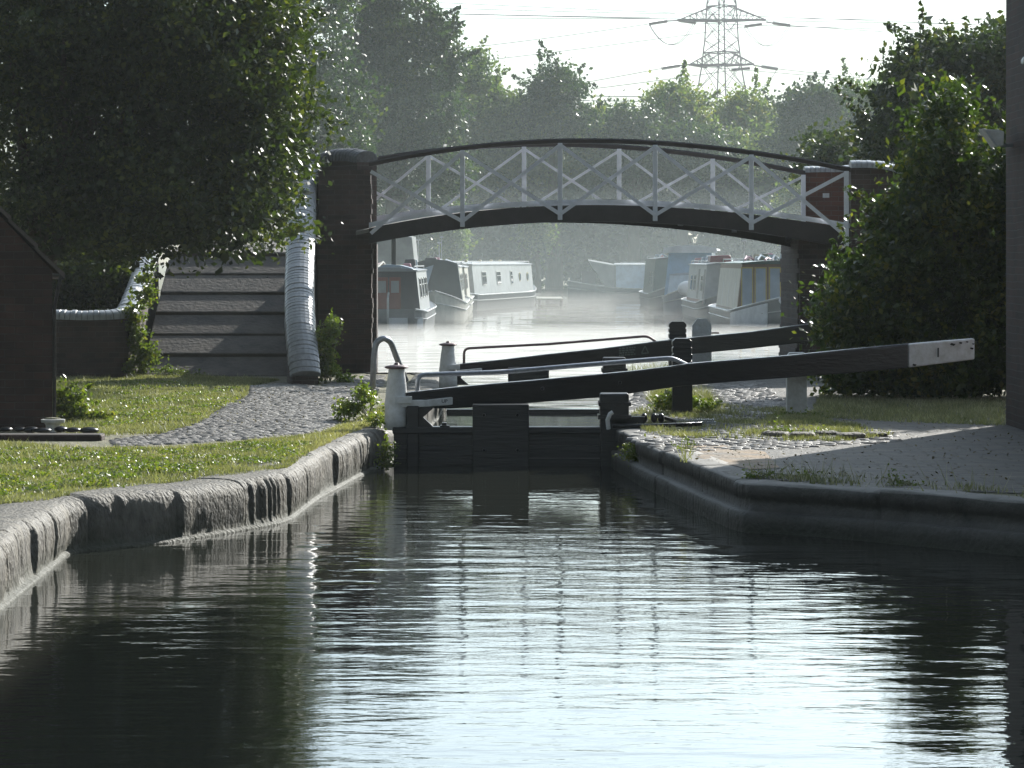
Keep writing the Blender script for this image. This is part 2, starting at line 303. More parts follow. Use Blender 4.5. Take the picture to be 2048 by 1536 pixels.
def coping_sweep(name, path, side, prof, mt, label, joint=.95, groove=.014, step=.02, parent=None, capw=.46):
    """edging stones swept along the bank; prof = (toward-water offset, z, groove weight)"""
    p = smooth_path(resample(path, step), 14)
    d = np.gradient(p, axis=0); d /= np.linalg.norm(d, axis=1)[:, None]; nrm = np.stack([d[:, 1], -d[:, 0]], 1) * side
    s_ = np.concatenate([[0], np.cumsum(np.linalg.norm(np.diff(p, axis=0), axis=1))])
    jit = vnoise(s_ / 2.3, 5) * .9
    ph = ((s_ + jit) % joint); jd = np.minimum(ph, joint - ph); jn = np.clip(1 - jd / .016, 0, 1)
    g1 = np.clip(vnoise(s_ / .05, 11) ** 3 * .9 + (vnoise(s_ / .021, 17) > .82) * .5, 0, 1) * vnoise(s_ / .35, 12) ** 1.5 * 1.4; blk = np.floor((s_ + jit) / joint).astype(int); bo = np.random.default_rng(3).random(999)[blk % 999]
    V = []; K = len(prof)
    for k, (o, z, wt) in enumerate(prof):
        wob = (vnoise(s_ / .16 + k * 3.1, 21) - .5) * .009 * (wt > 0)
        off = o - wt * (groove * 2.2 * g1 + .05 * jn) + wt * (bo - .5) * .07 + wob
        zz = z - (z > -.12) * (.03 * jn + .014 * (bo)) - (z > -.2) * wt * .01 * g1 + (z > -.02) * (vnoise(s_ / .3 + k, 30) - .5) * .01
        V.append(np.stack([p[:, 0] + nrm[:, 0] * off, p[:, 1] + nrm[:, 1] * off, zz], 1))
    V = np.stack(V, 1); n = len(p); idx = np.arange(n * K).reshape(n, K)
    F = np.stack([idx[:-1, :-1], idx[1:, :-1], idx[1:, 1:], idx[:-1, 1:]], -1).reshape(-1, 4)
    if side < 0: F = F[:, ::-1]
    return V.reshape(-1, 3), F.tolist()
profL = [(-.46,-.05,0),(-.45,.015,0),(-.30,.015,0),(-.16,.012,0),(-.09,.006,.25),(-.045,-.012,.6),(-.015,-.045,.9),(0,-.085,1),(.004,-.14,1),(.006,-.2,1),(.004,-.26,.9),(0,-.31,.7),(.0,-.35,.3),(.02,-.36,0),(.032,-.37,0),(.035,-.42,0),(.035,-1.2,0)]
v, f = coping_sweep('canal_wall', LP, 1, profL, None, '')
wl_ = link_mesh('canal_wall', v, f, M['stone'], smooth=True)
tag(wl_, 'worn grooved stone edging wall along the grassy left bank', 'wall')
profR = [(-.30,-.05,0),(-.29,.012,0),(-.2,.012,0),(-.06,.010,.2),(-.014,.006,.4),(-.002,-.006,.6),(0,-.03,.8),(.0,-.10,.8),(-.022,-.105,.5),(-.024,-.16,.6),(-.022,-.215,.6),(.03,-.22,.3),(.05,-.235,.3),(.05,-.3,.5),(.05,-.36,.3),(.055,-1.2,0)]
v, f = coping_sweep('canal_wall', RP, -1, profR, None, '', joint=1.6, groove=.008)
wr_ = link_mesh('canal_wall', v, f, [M['stonedark'], M['concrete']], smooth=True)
# top course is the paler stone cap
me = wr_.data; mi = np.zeros(len(me.polygons), int); K = len(profR) - 1
mi[np.arange(len(mi)) % K < 5] = 1; me.polygons.foreach_set('material_index', mi)
tag(wr_, 'dark brick and stone canal wall with pale capping below the right towpath', 'wall')
# ground: one sheet with the canal cut out
def inset(path, side, d):
    p = smooth_path(resample(path, .25), 2); t = np.gradient(p, axis=0); t /= np.linalg.norm(t, axis=1)[:, None]
    n_ = np.stack([t[:, 1], -t[:, 0]], 1) * side; return [tuple(q) for q in (p - n_ * d)]
gl = inset(LP, 1, .3); gr = inset(RP, -1, .25)
rings = [
 [(-420,-10)] + gl + [(-2.45,45.5), (-2.45,48), (-7,56), (-7,128), (-3.6,144), (-3.6,176), (-420,176)],
 [(420,-10)] + gr + [(4.6,48), (17,62), (17,176), (420,176)],
 [(-420,176), (420,176), (420,1000), (-420,1000)], [(-420,-80), (420,-80), (420,-10), (-420,-10)]]
gm = MB()
for r_ in rings: gm.add([(x, y, -.006) for x, y in r_], [list(range(len(r_)))])
# banks of the basin and a bed under the water
gm.add([(-2.45,45.5,-.006),(-2.45,48,-.006),(-7,56,-.006),(-7,128,-.006),(-3.6,144,-.006),(-3.6,176,-.006),(17,176,-.006),(17,62,-.006),(4.6,48,-.006),(4.6,44,-.006)] +
       [(-2.45,45.5,-1.4),(-2.45,48,-1.4),(-7,56,-1.4),(-7,128,-1.4),(-3.6,144,-1.4),(-3.6,176,-1.4),(17,176,-1.4),(17,62,-1.4),(4.6,48,-1.4),(4.6,44,-1.4)], [(i, i+1, i+11, i+10) for i in range(9)])
gm.add([(-20,-12,-1.4),(20,-12,-1.4),(20,178,-1.4),(-20,178,-1.4)], [(0,1,2,3)])
tag(gm.build('ground', M['soil']), kind='structure')
# right towpath: a worn paved sheet
rp = [G(1260,870), G(1300,890), G(1400,930), G(1480,955), G(1600,963), G(1800,978), (4.2,21.6), (14,20), (14,31), (4.9,35.2), (4.55,44), (2.5,43.2), (1.75,41), (1.6,39.5), (1.35,31)]
tag(MB().add([(x, y, .002) for x, y in rp], [list(range(len(rp)))]).build('towpath', M['paving']), kind='structure')
op = [G(1345,893), G(1400,918), G(1500,940), G(1560,938), G(1530,905), G(1440,890)]
tag(MB().add([(x, y, .008) for x, y in op], [list(range(len(op)))]).build('mossy_path', M['orange']), kind='structure')
# water
def ripples(X, Y, seed, lam0, lam1, n, slope, spread=.5):
    r_ = np.random.default_rng(seed); H = np.zeros_like(X)
    for i in range(n):
        lam = lam0 * (lam1 / lam0) ** r_.random(); a = r_.normal(0, spread); k = 2*math.pi/lam
        A = slope * math.sqrt(2.0/n) / k
        H += A * np.sin(k * (math.sin(a) * X + math.cos(a) * Y) + r_.random() * 6.28)
    return H
def grid_sheet(x0, x1, y0, y1, nx, ny, hf):
    X, Y = np.meshgrid(np.linspace(x0, x1, nx), np.linspace(y0, y1, ny)); Z = hf(X, Y)
    idx = np.arange(nx*ny).reshape(ny, nx); F = np.stack([idx[:-1,:-1], idx[:-1,1:], idx[1:,1:], idx[1:,:-1]], -1).reshape(-1, 4)
    return np.stack([X, Y, Z], -1).reshape(-1, 3), F
def patchy(X, Y, seed):
    return .5 + .5 * np.sin(X*1.3 + np.sin(Y*.6 + seed)*1.6) * np.sin(Y*.42 + seed + X*.25)
def hlow(X, Y):
    amp = np.interp(Y, [11, 16, 21, 26, 30.2], [.36, .5, .8, .62, .28]) * np.interp(X, [-3.6, -2.2, -.8, 2.6], [.5, .68, 1, .95])
    return WZ + amp * (.75 + .5*patchy(X, Y, 1)) * (ripples(X, Y, 1, .13, .38, 26, .016, .45) + ripples(X, Y, 2, .42, 1.0, 18, .010, .5))
v, F = grid_sheet(-4.0, 5.2, 11.6, 30.26, 170, 860, hlow)
wa = link_mesh('canal_water', v, F.tolist(), M['waterlow'], smooth=True); tag(wa, kind='structure')
ob = MB()
for (x0,x1,y0,y1) in ((-4.0,13,-10,11.6), (5.2,13,11.6,21.5)): ob.add([(x0,y0,WZ),(x1,y0,WZ),(x1,y1,WZ),(x0,y1,WZ)], [(0,1,2,3)])
tag(ob.build('canal_water', M['waterlow']), kind='structure')
hu = lambda X, Y: UZ + ripples(X, Y, 5, .4, 2.0, 24, .028, .5)
v, F = grid_sheet(-15, 17, 40.9, 176, 90, 700, hu)
tag(link_mesh('basin_water', v, F.tolist(), M['waterup'], smooth=True), kind='structure')
tag(MB().add([(-1.5,30.32,UZ),(1.6,30.32,UZ),(1.8,40.85,UZ),(-1.5,40.85,UZ)], [(0,1,2,3)]).build('lock_water', M['waterup']), kind='structure')

# ---------------------------------------------------------------- setts (cobbled ramp path) and loose edging stones
def in_poly(x, y, poly):
    x = np.asarray(x); y = np.asarray(y); c = np.zeros(x.shape, bool); n = len(poly)
    for i in range(n):
        x1, y1 = poly[i]; x2, y2 = poly[i-1]
        cond = ((y1 > y) != (y2 > y)) & (x < (x2 - x1) * (y - y1) / ((y2 - y1) + 1e-12) + x1); c ^= cond
    return c
def topx(X, Y, z=0): return 1024 + X * FPX / Y, HOR + (EYE - z) * FPX / Y
COB = [(500,772),(560,766),(640,772),(700,757),(742,750),(765,752),(765,770),(728,806),(690,835),(640,862),(520,876),(400,885),(230,893),(215,880),(330,866),(400,846),(450,812),(500,792)]
COB2 = [(1255,842),(1262,880),(1340,908),(1440,902),(1560,900),(1800,884),(1800,868),(1620,850),(1560,800),(1520,762),(1350,766),(1268,790)]
def setts(name, poly, zmax, seed, w=.125, h=.105, keep=.93, ang=.2):
    r_ = np.random.default_rng(seed); V = []; F = []; n = 0
    gx = [G(x, y) for x, y in poly]; xs = [q[0] for q in gx]; ys = [q[1] for q in gx]
    ca, sa = math.cos(ang), math.sin(ang); cx, cyy = np.mean(xs), np.mean(ys); ext = max(max(xs)-min(xs), max(ys)-min(ys))
    for j in range(int(-ext/h), int(ext/h)):
        for i in range(int(-ext/w), int(ext/w)):
            u = (i + .5*(j % 2)) * w + r_.normal(0, .006); vv = j * h + r_.normal(0, .006)
            X = cx + ca*u - sa*vv; Y = cyy + sa*u + ca*vv
            if Y < 1 or not in_poly(np.array([topx(X, Y)[0]]), np.array([topx(X, Y)[1]]), poly)[0] or r_.random() > keep: continue
            a = w*.47*r_.uniform(.85,1.02); b = h*.46*r_.uniform(.85,1.02); z = zmax*r_.uniform(.55,1); tx, ty = r_.normal(0,.035,2)
            for (sx, sy, zz) in ((-1,-1,-.004),(1,-1,-.004),(1,1,-.004),(-1,1,-.004),(-.78,-.72,1),(.78,-.72,1),(.78,.72,1),(-.78,.72,1),(0,0,1.25)):
                px, py = sx*a, sy*b; hz = zz if zz < 0 else zz*z + px*tx + py*ty
                V.append((X + ca*px - sa*py, Y + sa*px + ca*py, hz))
            F += [(n,n+1,n+5,n+4),(n+1,n+2,n+6,n+5),(n+2,n+3,n+7,n+6),(n+3,n,n+4,n+7),(n+4,n+5,n+8),(n+5,n+6,n+8),(n+6,n+7,n+8),(n+7,n+4,n+8)]; n += 9
    return link_mesh(name, V, F, M['sett'], smooth=True)
tag(setts('cobbled_path', COB, .012, 3), kind='structure')
tag(setts('cobbled_path', COB2, .016, 4, w=.15, h=.11, keep=.8, ang=-.12), kind='structure')

# row of kerb stones in the right towpath and stones by the brick hut
for i, (px, py, w_) in enumerate([(1552,873,.27),(1605,877,.25),(1655,872,.22),(1702,878,.26),(1752,874,.16)]):
    X, Y = G(px, py); b = MB().box(X-w_/2, X+w_/2, Y-.12, Y+.12, -.02, .05 + .01*(i % 2))
    o = b.build('kerb_stone', M['stone'], bevel=.035, loc=(X, Y, 0)); o.rotation_euler = (0, R(2-i), R(9*i-17))
    tag(o, ['low grey kerb stone in the towpath nearest the lock', 'second grey kerb stone along from the lock, long and flat', 'short mossy kerb stone in the middle of the row', 'fourth kerb stone from the lock with flat top', 'smallest kerb stone at the far right end of the row'][i], 'kerb stone', 'kerb stones set in the right towpath')
lab = ['pale wet stone at the hut corner', 'rounded stone left of the planter', 'wet stone just left of the white planter', 'dark stone just right of the white planter', 'shiny rounded stone right of the planter', 'last dark stone of the row out on the grass', 'dark stone at the far left of the hut edging']
for i, px in enumerate([40,62,84,122,146,178,12]):
    X, Y = G(px, 869 + (i % 3)); b = MB().sphere((X, Y, .05), (.07+.015*(i % 3), .10, .026+.008*(i % 2)), 9, 5)
    tag(b.build('edging_stone', M['iron'], smooth=True, loc=(X, Y, 0)), lab[i], 'stone', 'stones edging the brick hut')
X, Y = G(90, 880); tag(MB().box(G(-40,880)[0], G(205,880)[0], Y-.06, Y+.2, -.02, .055).build('hut_plinth', M['brickdark'], bevel=.02), 'low dark stone kerb along the foot of the brick hut', 'kerb')
# white planter
X, Y = G(106, 864); t = thing('planter', 'white pedestal planter at the corner of the brick hut', 'planter', (X, Y, 0))
MB().lathe((X, Y, 0), [(.075,.0),(.07,.03),(.072,.07),(.085,.09),(.115,.095),(.12,.115),(.12,.125),(.10,.128)], 24).build('bowl', M['pot'], t, smooth=False)
MB().lathe((X, Y, .118), [(.1,0),(.07,.022),(.02,.028)], 16).build('soil_fill', M['soil'], t)

# ---------------------------------------------------------------- brick hut on the left
Yh = 30.0; xr = (105-1024)/200.0; ze = EYE - (553-520)/200.0
def hz(px, py): return ((px-1024)/200.0, EYE - (py-520)/200.0)
t = thing('brick_hut', 'small dark brick hut with a sloping tiled roof at the left edge', 'building', (xr-1, Yh, 0))
ex, ez = hz(122, 548); ax, az = hz(0, 418); sl = (az-ez)/(ax-ex)
xl = -8.2; za = ez + sl*(xl-ex)
MB().prism([(xl,-.02),(xr,-.02),(xr, ez+sl*(xr-ex)-.06),(xl, za-.06)], 'y', Yh, Yh+3.6).rotz((xr,Yh),R(12)).build('wall', M['brickdark'], t)
rb = MB(); rr = random.Random(4); nseg = 14
for i in range(nseg):            # stepped tile courses down the slope
    a = i/nseg; b = (i+1.12)/nseg; x0 = xl+(ex-xl)*a; x1 = xl+(ex-xl)*b; z0 = za+(ez-za)*a; z1 = za+(ez-za)*b; d = .012 + rr.uniform(0,.02)
    rb.prism([(x0,z0-.035),(x1,z1-.035+d),(x1,z1+.02+d),(x0,z0+.005)], 'y', Yh-.06-rr.uniform(0,.02), Yh+3.7)
rb.rotz((xr,Yh),R(12)).build('roof', M['tiles'], t)
MB().tube([(ex+.01,Yh-.05,ez-.02),(ex+.01,Yh+3.6,ez-.03)], .035, 10).rotz((xr,Yh),R(12)).build('gutter', M['iron'], t)
MB().tube([(ex,Yh-.02,ez-.03),(ex-.02,Yh-.02,ez-.12),(xr+.022,Yh-.02,ez-.34),(xr+.022,Yh-.02,.02)], .018, 10).build('downpipe', M['iron'], t)

# ---------------------------------------------------------------- brick building on the right with lamp
t = thing('brick_building', 'tall dark brick building corner at the right edge', 'building', (8, 26.5, 0))
bx = (2012-1024)*31/FPX
MB().box(bx, 12, 22, 31, -.02, 7.2).build('wall', M['brickdark'], t)
MB().box(bx-.12, 12.12, 21.9, 31.1, 7.2, 7.34).build('eaves', M['iron'], t)
MB().tube([(bx-.05,29.4,7.2),(bx-.05,29.4,.02)], .04, 10).build('downpipe', M['iron'], t)
Yf = 30.6; fx = lambda px: (px-1024)*Yf/FPX; fz = lambda py: EYE-(py-520)*Yf/FPX
t = thing('floodlight', 'grey floodlight angled out from the brick building wall', 'floodlight', (bx, Yf, fz(290)))
MB().prism([(fx(1964),fz(259)),(fx(1996),fz(261)),(fx(2004),fz(264)),(fx(2003),fz(292)),(fx(1990),fz(293))], 'y', Yf-.14, Yf+.14).build('housing', M['whiteworn'], t, bevel=.008)
MB().prism([(fx(1961),fz(258)),(fx(1966),fz(258)),(fx(1992),fz(294)),(fx(1987),fz(295))], 'y', Yf-.15, Yf+.15).build('glass_front', M['whitepaint'], t, bevel=.004)
MB().bar((fx(2000),Yf,fz(291)), (bx+.01,Yf,fz(291)), .035, .05).build('bracket', M['steel'], t)
Yg = 30.2; X = bx; t = thing('alarm_box', 'small white alarm box high on the brick building', 'alarm box', (X, Yg-1.1, fz(110)))
MB().prism([(X-.11,0),(X-.02,.11),(X+.002,.11),(X+.002,-.03),(X-.09,-.05)], 'y', 28.9, 29.2)
ab = MB(); zc = EYE-(112-520)*29.3/FPX
ab.prism([(X-.06,zc-.05),(X-.06,zc-.01),(X-.025,zc+.035),(X+.002,zc+.04),(X+.002,zc-.05)], 'y', 29.5, 29.75); ab.build('casing', M['whitepaint'], t, bevel=.01)

# ---------------------------------------------------------------- steps and parapets on the left of the bridge
t = thing('bridge_steps', 'wide shallow stone steps climbing to the footbridge', 'steps', (-4.3, 45, 0))
x0s, x1s = -5.45, -3.12
steps_z = [0] + [.3*i for i in range(1, 8)]
for i in range(7):
    y0 = 44.0 + .62*i; z0 = .3*i - (.02 if i else .02); z1 = .3*(i+1)
    jit = .012*math.sin(i*2.3)
    s_ = MB()
    # tread slopes gently up to the next riser
    ya, yb = (y0, y0+.66) if i < 6 else (y0, 51.0)
    s_.prism([(ya, -.02), (yb-.055, -.02), (yb-.055, z0+.285 if i < 6 else z0+.30), (ya+.03, z0+.035+jit), (ya-.0, z0+.02+jit)], 'x', x0s, x1s)
    s_.build('step', M['step'], t, bevel=.015)
bm_ = MB()
def wall_sweep(mb, pts, th, zb=-.02):
    """upright wall: pts = (x, y, top z)"""
    pts = [np.array(p, float) for p in pts]; rings = []
    for i, p in enumerate(pts):
        a = pts[max(i-1,0)]; b = pts[min(i+1,len(pts)-1)]; d = (b-a)[:2]; d /= np.linalg.norm(d); n_ = np.array([d[1], -d[0]])*th/2
        rings.append([(p[0]-n_[0],p[1]-n_[1],zb),(p[0]+n_[0],p[1]+n_[1],zb),(p[0]+n_[0],p[1]+n_[1],p[2]),(p[0]-n_[0],p[1]-n_[1],p[2])])
    return mb.loft(rings)
def spline(pts, n):
    pts = [np.array(p, float) for p in pts]; out = []
    for i in range(len(pts)-1):
        p0 = pts[max(i-1,0)]; p1 = pts[i]; p2 = pts[i+1]; p3 = pts[min(i+2,len(pts)-1)]
        for k in range(n):
            u = k/n; out.append(.5*((2*p1)+(-p0+p2)*u+(2*p0-5*p1+4*p2-p3)*u*u+(-p0+3*p1-3*p2+p3)*u**3))
    out.append(pts[-1]); return out
def coping_bricks(name, pts, half, parent, cap_h=.16, pitch=.078, mt='coping'):
    """rounded blue-brick coping laid across the wall, one ring per brick edge so that the joints show"""
    pts = spline(pts, 40); p = np.array(pts); s_ = np.concatenate([[0], np.cumsum(np.linalg.norm(np.diff(p, axis=0), axis=1))])
    n = int(s_[-1]/pitch); V = []; F = []; K = 11; rr = np.random.default_rng(9)
    def at(u): return np.array([np.interp(u, s_, p[:, i]) for i in range(3)])
    rings = []
    for i in range(n):
        ji = rr.normal(0, .004); hj = rr.normal(0, .004)
        for (u, sc_) in ((i*pitch+.001, .90), (i*pitch+.009, 1.0), ((i+1)*pitch-.009, 1.0), ((i+1)*pitch-.001, .90)):
            c = at(u); t_ = at(u+.02)-at(u-.02); t_ /= np.linalg.norm(t_)
            sd_ = np.cross(t_, (0,0,1.0)); sd_ /= np.linalg.norm(sd_); up_ = np.cross(sd_, t_)
            ring = []
            for k in range(K):
                a = math.pi*k/(K-1); ring.append(c + sd_*((half*sc_+ji)*math.cos(a)) + up_*((cap_h*sc_+hj)*math.sin(a)**.8 - .03*(k in (0, K-1))))
            rings.append(ring)
    V = [q for r_ in rings for q in r_]
    for i in range(len(rings)-1):
        for k in range(K-1): F.append((i*K+k, i*K+k+1, (i+1)*K+k+1, (i+1)*K+k))
    F.append(tuple(range(K))); F.append(tuple((len(rings)-1)*K+k for k in range(K)))
    o = link_mesh(name, V, F, M[mt], parent, smooth=False)
    import bmesh
    b = bmesh.new(); b.from_mesh(o.data); bmesh.ops.recalc_face_normals(b, faces=b.faces); b.to_mesh(o.data); b.free(); return o
# right-hand parapet of the steps, curving into the bridge pier
def pp(px, py, Y, dz=0): x, y, z = P(px, py, Y); return (x, y, z - dz)
cl = [pp(611,752,41.0), pp(607,715,41.15), pp(601,655,41.7), pp(599,580,42.6), pp(601,500,43.7), pp(603,420,44.9), pp(607,362,45.7), pp(622,335,46.1), pp(660,322,46.15), pp(700,318,45.9), pp(734,322,45.55)]
t = thing('bridge_abutment', 'tall dark brick bridge pier with a bright rounded coping sweeping down beside the steps', 'bridge pier', (-2.6, 45, 0))
cs = spline(cl, 8)
wb = MB(); wall_sweep(wb, [(q[0], q[1], q[2]-.02) for q in cs], .36); wb.build('parapet_wall', M['brick'], t)
xa0, xa1 = (634-1024)*45/FPX, (741-1024)*45.05/FPX
pb = MB(); rr = random.Random(5); zz = -1.2
while zz < 3.04:      # courses with slightly uneven ends
    d = rr.uniform(-.012, .012); dd = rr.uniform(-.004,.004); pb.box(xa0+dd, xa1 + d + (.0 if zz > 2.2 else .012), 45.3+dd, 46.2, zz, min(zz+.074, 3.06)); zz += .075
pb.build('pier_wall', M['brick'], t)
MB().box(xa0-.02, xa1-.02, 45.36, 48, -1.2, 1.95).build('core_wall', M['brick'], t)
coping_bricks('coping', cl[:8], .215, t); coping_bricks('pier_coping', cl[7:], .205, t, mt='copingshade')
# left parapet
t = thing('steps_parapet', 'low brick parapet wall with rounded coping left of the steps', 'wall', (-5.7, 44.5, 0))
cl2 = [pp(300,503,48.5), pp(290,535,47.2), pp(276,575,45.8), pp(262,610,44.6), pp(250,628,44.0), pp(225,634,43.7), pp(170,636,43.6), pp(105,634,43.6), pp(20,634,43.6)]
wb = MB(); wall_sweep(wb, [(q[0], q[1], q[2]-.02) for q in spline(cl2, 8)], .28); wb.build('wall', M['brick'], t)
coping_bricks('coping', cl2, .17, t, cap_h=.11)

# ---------------------------------------------------------------- the footbridge
YB, YK = 45.0, 46.45; SH = -.57
def zB(py): return EYE-(py-HOR)*YB/FPX
def fit(pts, deg=3):
    x = np.array([(p[0]-1024)*YB/FPX for p in pts]); z = np.array([zB(p[1]) for p in pts]); c = np.polyfit(x, z, deg); return lambda X: float(np.polyval(c, X))
rt = fit([(742,323),(925,291),(1120,278),(1210,276),(1310,281),(1502,300),(1692,333)])
ft = fit([(742,456),(925,425),(1120,411),(1310,414),(1502,428),(1692,457)])
fb = fit([(742,484),(925,456),(1120,441),(1310,443),(1502,462),(1692,494)])
t = thing('footbridge', 'arched iron footbridge with pale lattice railings over the canal', 'bridge', (1.5, 45.7, 2))
X0, X1 = (738-1024)*YB/FPX, (1700-1024)*YB/FPX
xs = np.linspace(X0, X1, 60)
for (yy, sh, nm) in ((YB, 0, 'f'), (YK, SH, 'b')):
    xx0 = xs + (0 if sh == 0 else 0)
    xe = xs if sh == 0 else np.linspace(X0+.05, (1610-1024)*YK/FPX, 60)
    def q(fn, X): return fn(X - sh)
    # girder
    MB().loft([[(x,yy-.03,q(fb,x)),(x,yy+.03,q(fb,x)),(x,yy+.03,q(ft,x)),(x,yy-.03,q(ft,x))] for x in xe]).build('girder', M['girder'], t)
    MB().loft([[(x,yy-.07,q(fb,x)-.02),(x,yy+.07,q(fb,x)-.02),(x,yy+.07,q(fb,x)+.012),(x,yy-.07,q(fb,x)+.012)] for x in xe]).build('girder_flange', M['girder'], t)
    # railing
    MB().loft([[(x,yy-.045,q(rt,x)-.075),(x,yy+.045,q(rt,x)-.075),(x,yy+.055,q(rt,x)-.02),(x,yy+.035,q(rt,x)),(x,yy-.035,q(rt,x)),(x,yy-.055,q(rt,x)-.02)] for x in xe]).build('handrail', M['girder'], t)
    MB().loft([[(x,yy-.025,q(ft,x)+.012),(x,yy+.025,q(ft,x)+.012),(x,yy+.025,q(ft,x)+.085),(x,yy-.025,q(ft,x)+.085)] for x in xe]).build('bottom_rail', M['greypaint'], t)
    pxs = [733,925,1120,1310,1502,1692] if sh == 0 else [668,857,1048,1238,1425,1606]
    px_ = [(p-1024)*yy/FPX for p in pxs]; off = -.055 if sh == 0 else -.05
    for i, x in enumerate(px_):
        if (sh == 0 and i == 0) or (sh and i == 0): continue
        lo = q(fb, x)+.01 if sh == 0 else q(ft, x)-.1
        MB().bar((x,yy+off,lo), (x,yy+off,q(rt,x)-.07), .07, .05).build('post', M['greypaint'], t, bevel=.006)
    for i in range(5):
        a, b = px_[i], px_[i+1]; hi = lambda x: q(rt, x)-.10; lw = lambda x: q(ft, x)-(.13 if sh == 0 else .06); fo = -.075 if sh == 0 else 0
        for j, (p0, p1, dy) in enumerate((((a,hi(a)),(b,lw(b)),.0), ((a,lw(a)),(b,hi(b)),.028))):
            p0 = list(p0); p1 = list(p1)
            if i == 0 and p0[0] < X0+.03:      # the end bay dies into the brick pier
                u = (X0+.03-p0[0])/(p1[0]-p0[0]); p0 = [p0[0]+(p1[0]-p0[0])*u, p0[1]+(p1[1]-p0[1])*u]
            MB().bar((p0[0],yy+off+.03+dy+fo,p0[1]), (p1[0],yy+off+.03+dy+fo,p1[1]), .056 if sh == 0 else .042, .018).build('lattice_bar', M['greypaint'], t)
MB().loft([[(x,YB+.04,ft(x)-.06),(x,YK-.04,ft(x+.5)-.06),(x,YK-.04,ft(x+.5)-.005),(x,YB+.04,ft(x)-.005)] for x in np.linspace(X0-.2, X1-.2, 50)]).build('deck', M['concrete'], t)
cb_ = MB()
for x in np.linspace(X0+.5, X1-.9, 8): cb_.bar((x,YB+.04,fb(x)+.06),(x+.1,YK-.04,fb(x+.5)+.06),.08,.08)
cb_.build('cross_beams', M['girder'], t)
# right abutment
t = thing('bridge_abutment', 'brick bridge pier half hidden by the bush at the right end of the footbridge', 'bridge pier', (5.2, 45.6, 0))
xr0 = (1597-1024)*YB/FPX; pb = MB(); zz = -1.2; rr = random.Random(8)
while zz < fb(xr0)+.02:
    pb.box(xr0+rr.uniform(-.016,.016)-(.03 if zz < .35 else 0), 9.0, 45.12, 48, zz, zz+.074); zz += .075
pb.build('pier_wall', M['brick'], t)
MB().box(xr0+.02, 9.0, 44.98, 45.11, -1.2, 1.72).build('facing_wall', M['brick'], t)
cr = [pp(1700,333,45.05), pp(1745,333,45.05), pp(1790,342,45.05), pp(1850,372,45.05), pp(1960,440,45.05)]
wb = MB(); wall_sweep(wb, [(q_[0], q_[1], q_[2]-.02) for q_ in spline(cr, 6)], .3, zb=1.65); wb.build('parapet_wall', M['brick'], t)
coping_bricks('coping', cr, .2, t, cap_h=.09)
cr2 = [pp(1608,342,46.6), pp(1660,341,46.6), pp(1760,345,46.6), pp(1900,400,46.6)]
wb = MB(); wall_sweep(wb, [(q_[0], q_[1], q_[2]-.02) for q_ in spline(cr2, 6)], .3, zb=1.65); wb.build('rear_parapet', M['brickred'], t)
coping_bricks('rear_coping', cr2, .18, t, cap_h=.07)
xp, yp, zp = P(1652, 391, 46.44); MB().box(xp-.05, xp+.05, yp-.012, yp+.01, zp-.035, zp+.035).build('notice_plate', M['whitepaint'], t)

# ---------------------------------------------------------------- lock gates
def beam(t, st, mt, dep=.24, name='balance_beam'):
    """st = stations (px, top y, bottom y, Y)"""
    rings = []
    for px, a, b, Y in st:
        x, y, z1 = P(px, a, Y); _, _, z0 = P(px, b, Y); rings.append([(x,y,z0),(x+.02,y+dep,z0),(x+.02,y+dep,z1),(x,y,z1)])
    mb = MB().loft(rings); o = mb.build(name, mt, t, bevel=.014)
    if name == 'balance_beam': MB().loft([[(b_[3][0],b_[3][1]+.02,b_[3][2]+.001),(b_[2][0],b_[2][1]-.02,b_[2][2]+.001),(b_[2][0],b_[2][1]-.02,b_[2][2]+.008),(b_[3][0],b_[3][1]+.012,b_[3][2]+.008)] for b_ in rings]).build('wet_sheen_strip', M['topsheen'], o)  # thin strip carrying the painted sheen on the beam's upper face
    return o
YG = 30.3
near = [(811,787,817,30.35),(902,777,817,30.5),(1000,768,812,30.7),(1071,762,805,30.85),(1200,750,795,31.15),(1262,744,787,31.3),(1343,734,775,31.5),(1374,729,771,31.6),(1460,722,764,31.85),(1573,713,756,32.2),(1700,700,746,32.6),(1817,689,735,33.0)]
tip = [(1817.3,688,735.5,33.0),(1880,682.5,727.5,33.2),(1949,677,719,33.4)]
t = thing('lock_gate', 'near black lock gate with long balance beam and white numbered tip', 'lock gate', (0, YG, -.4))
beam(t, near, M['blackwood']); bt = beam(t, tip, M['whiteworn'], name='beam_tip'); tag(bt, 'white painted end of the beam')
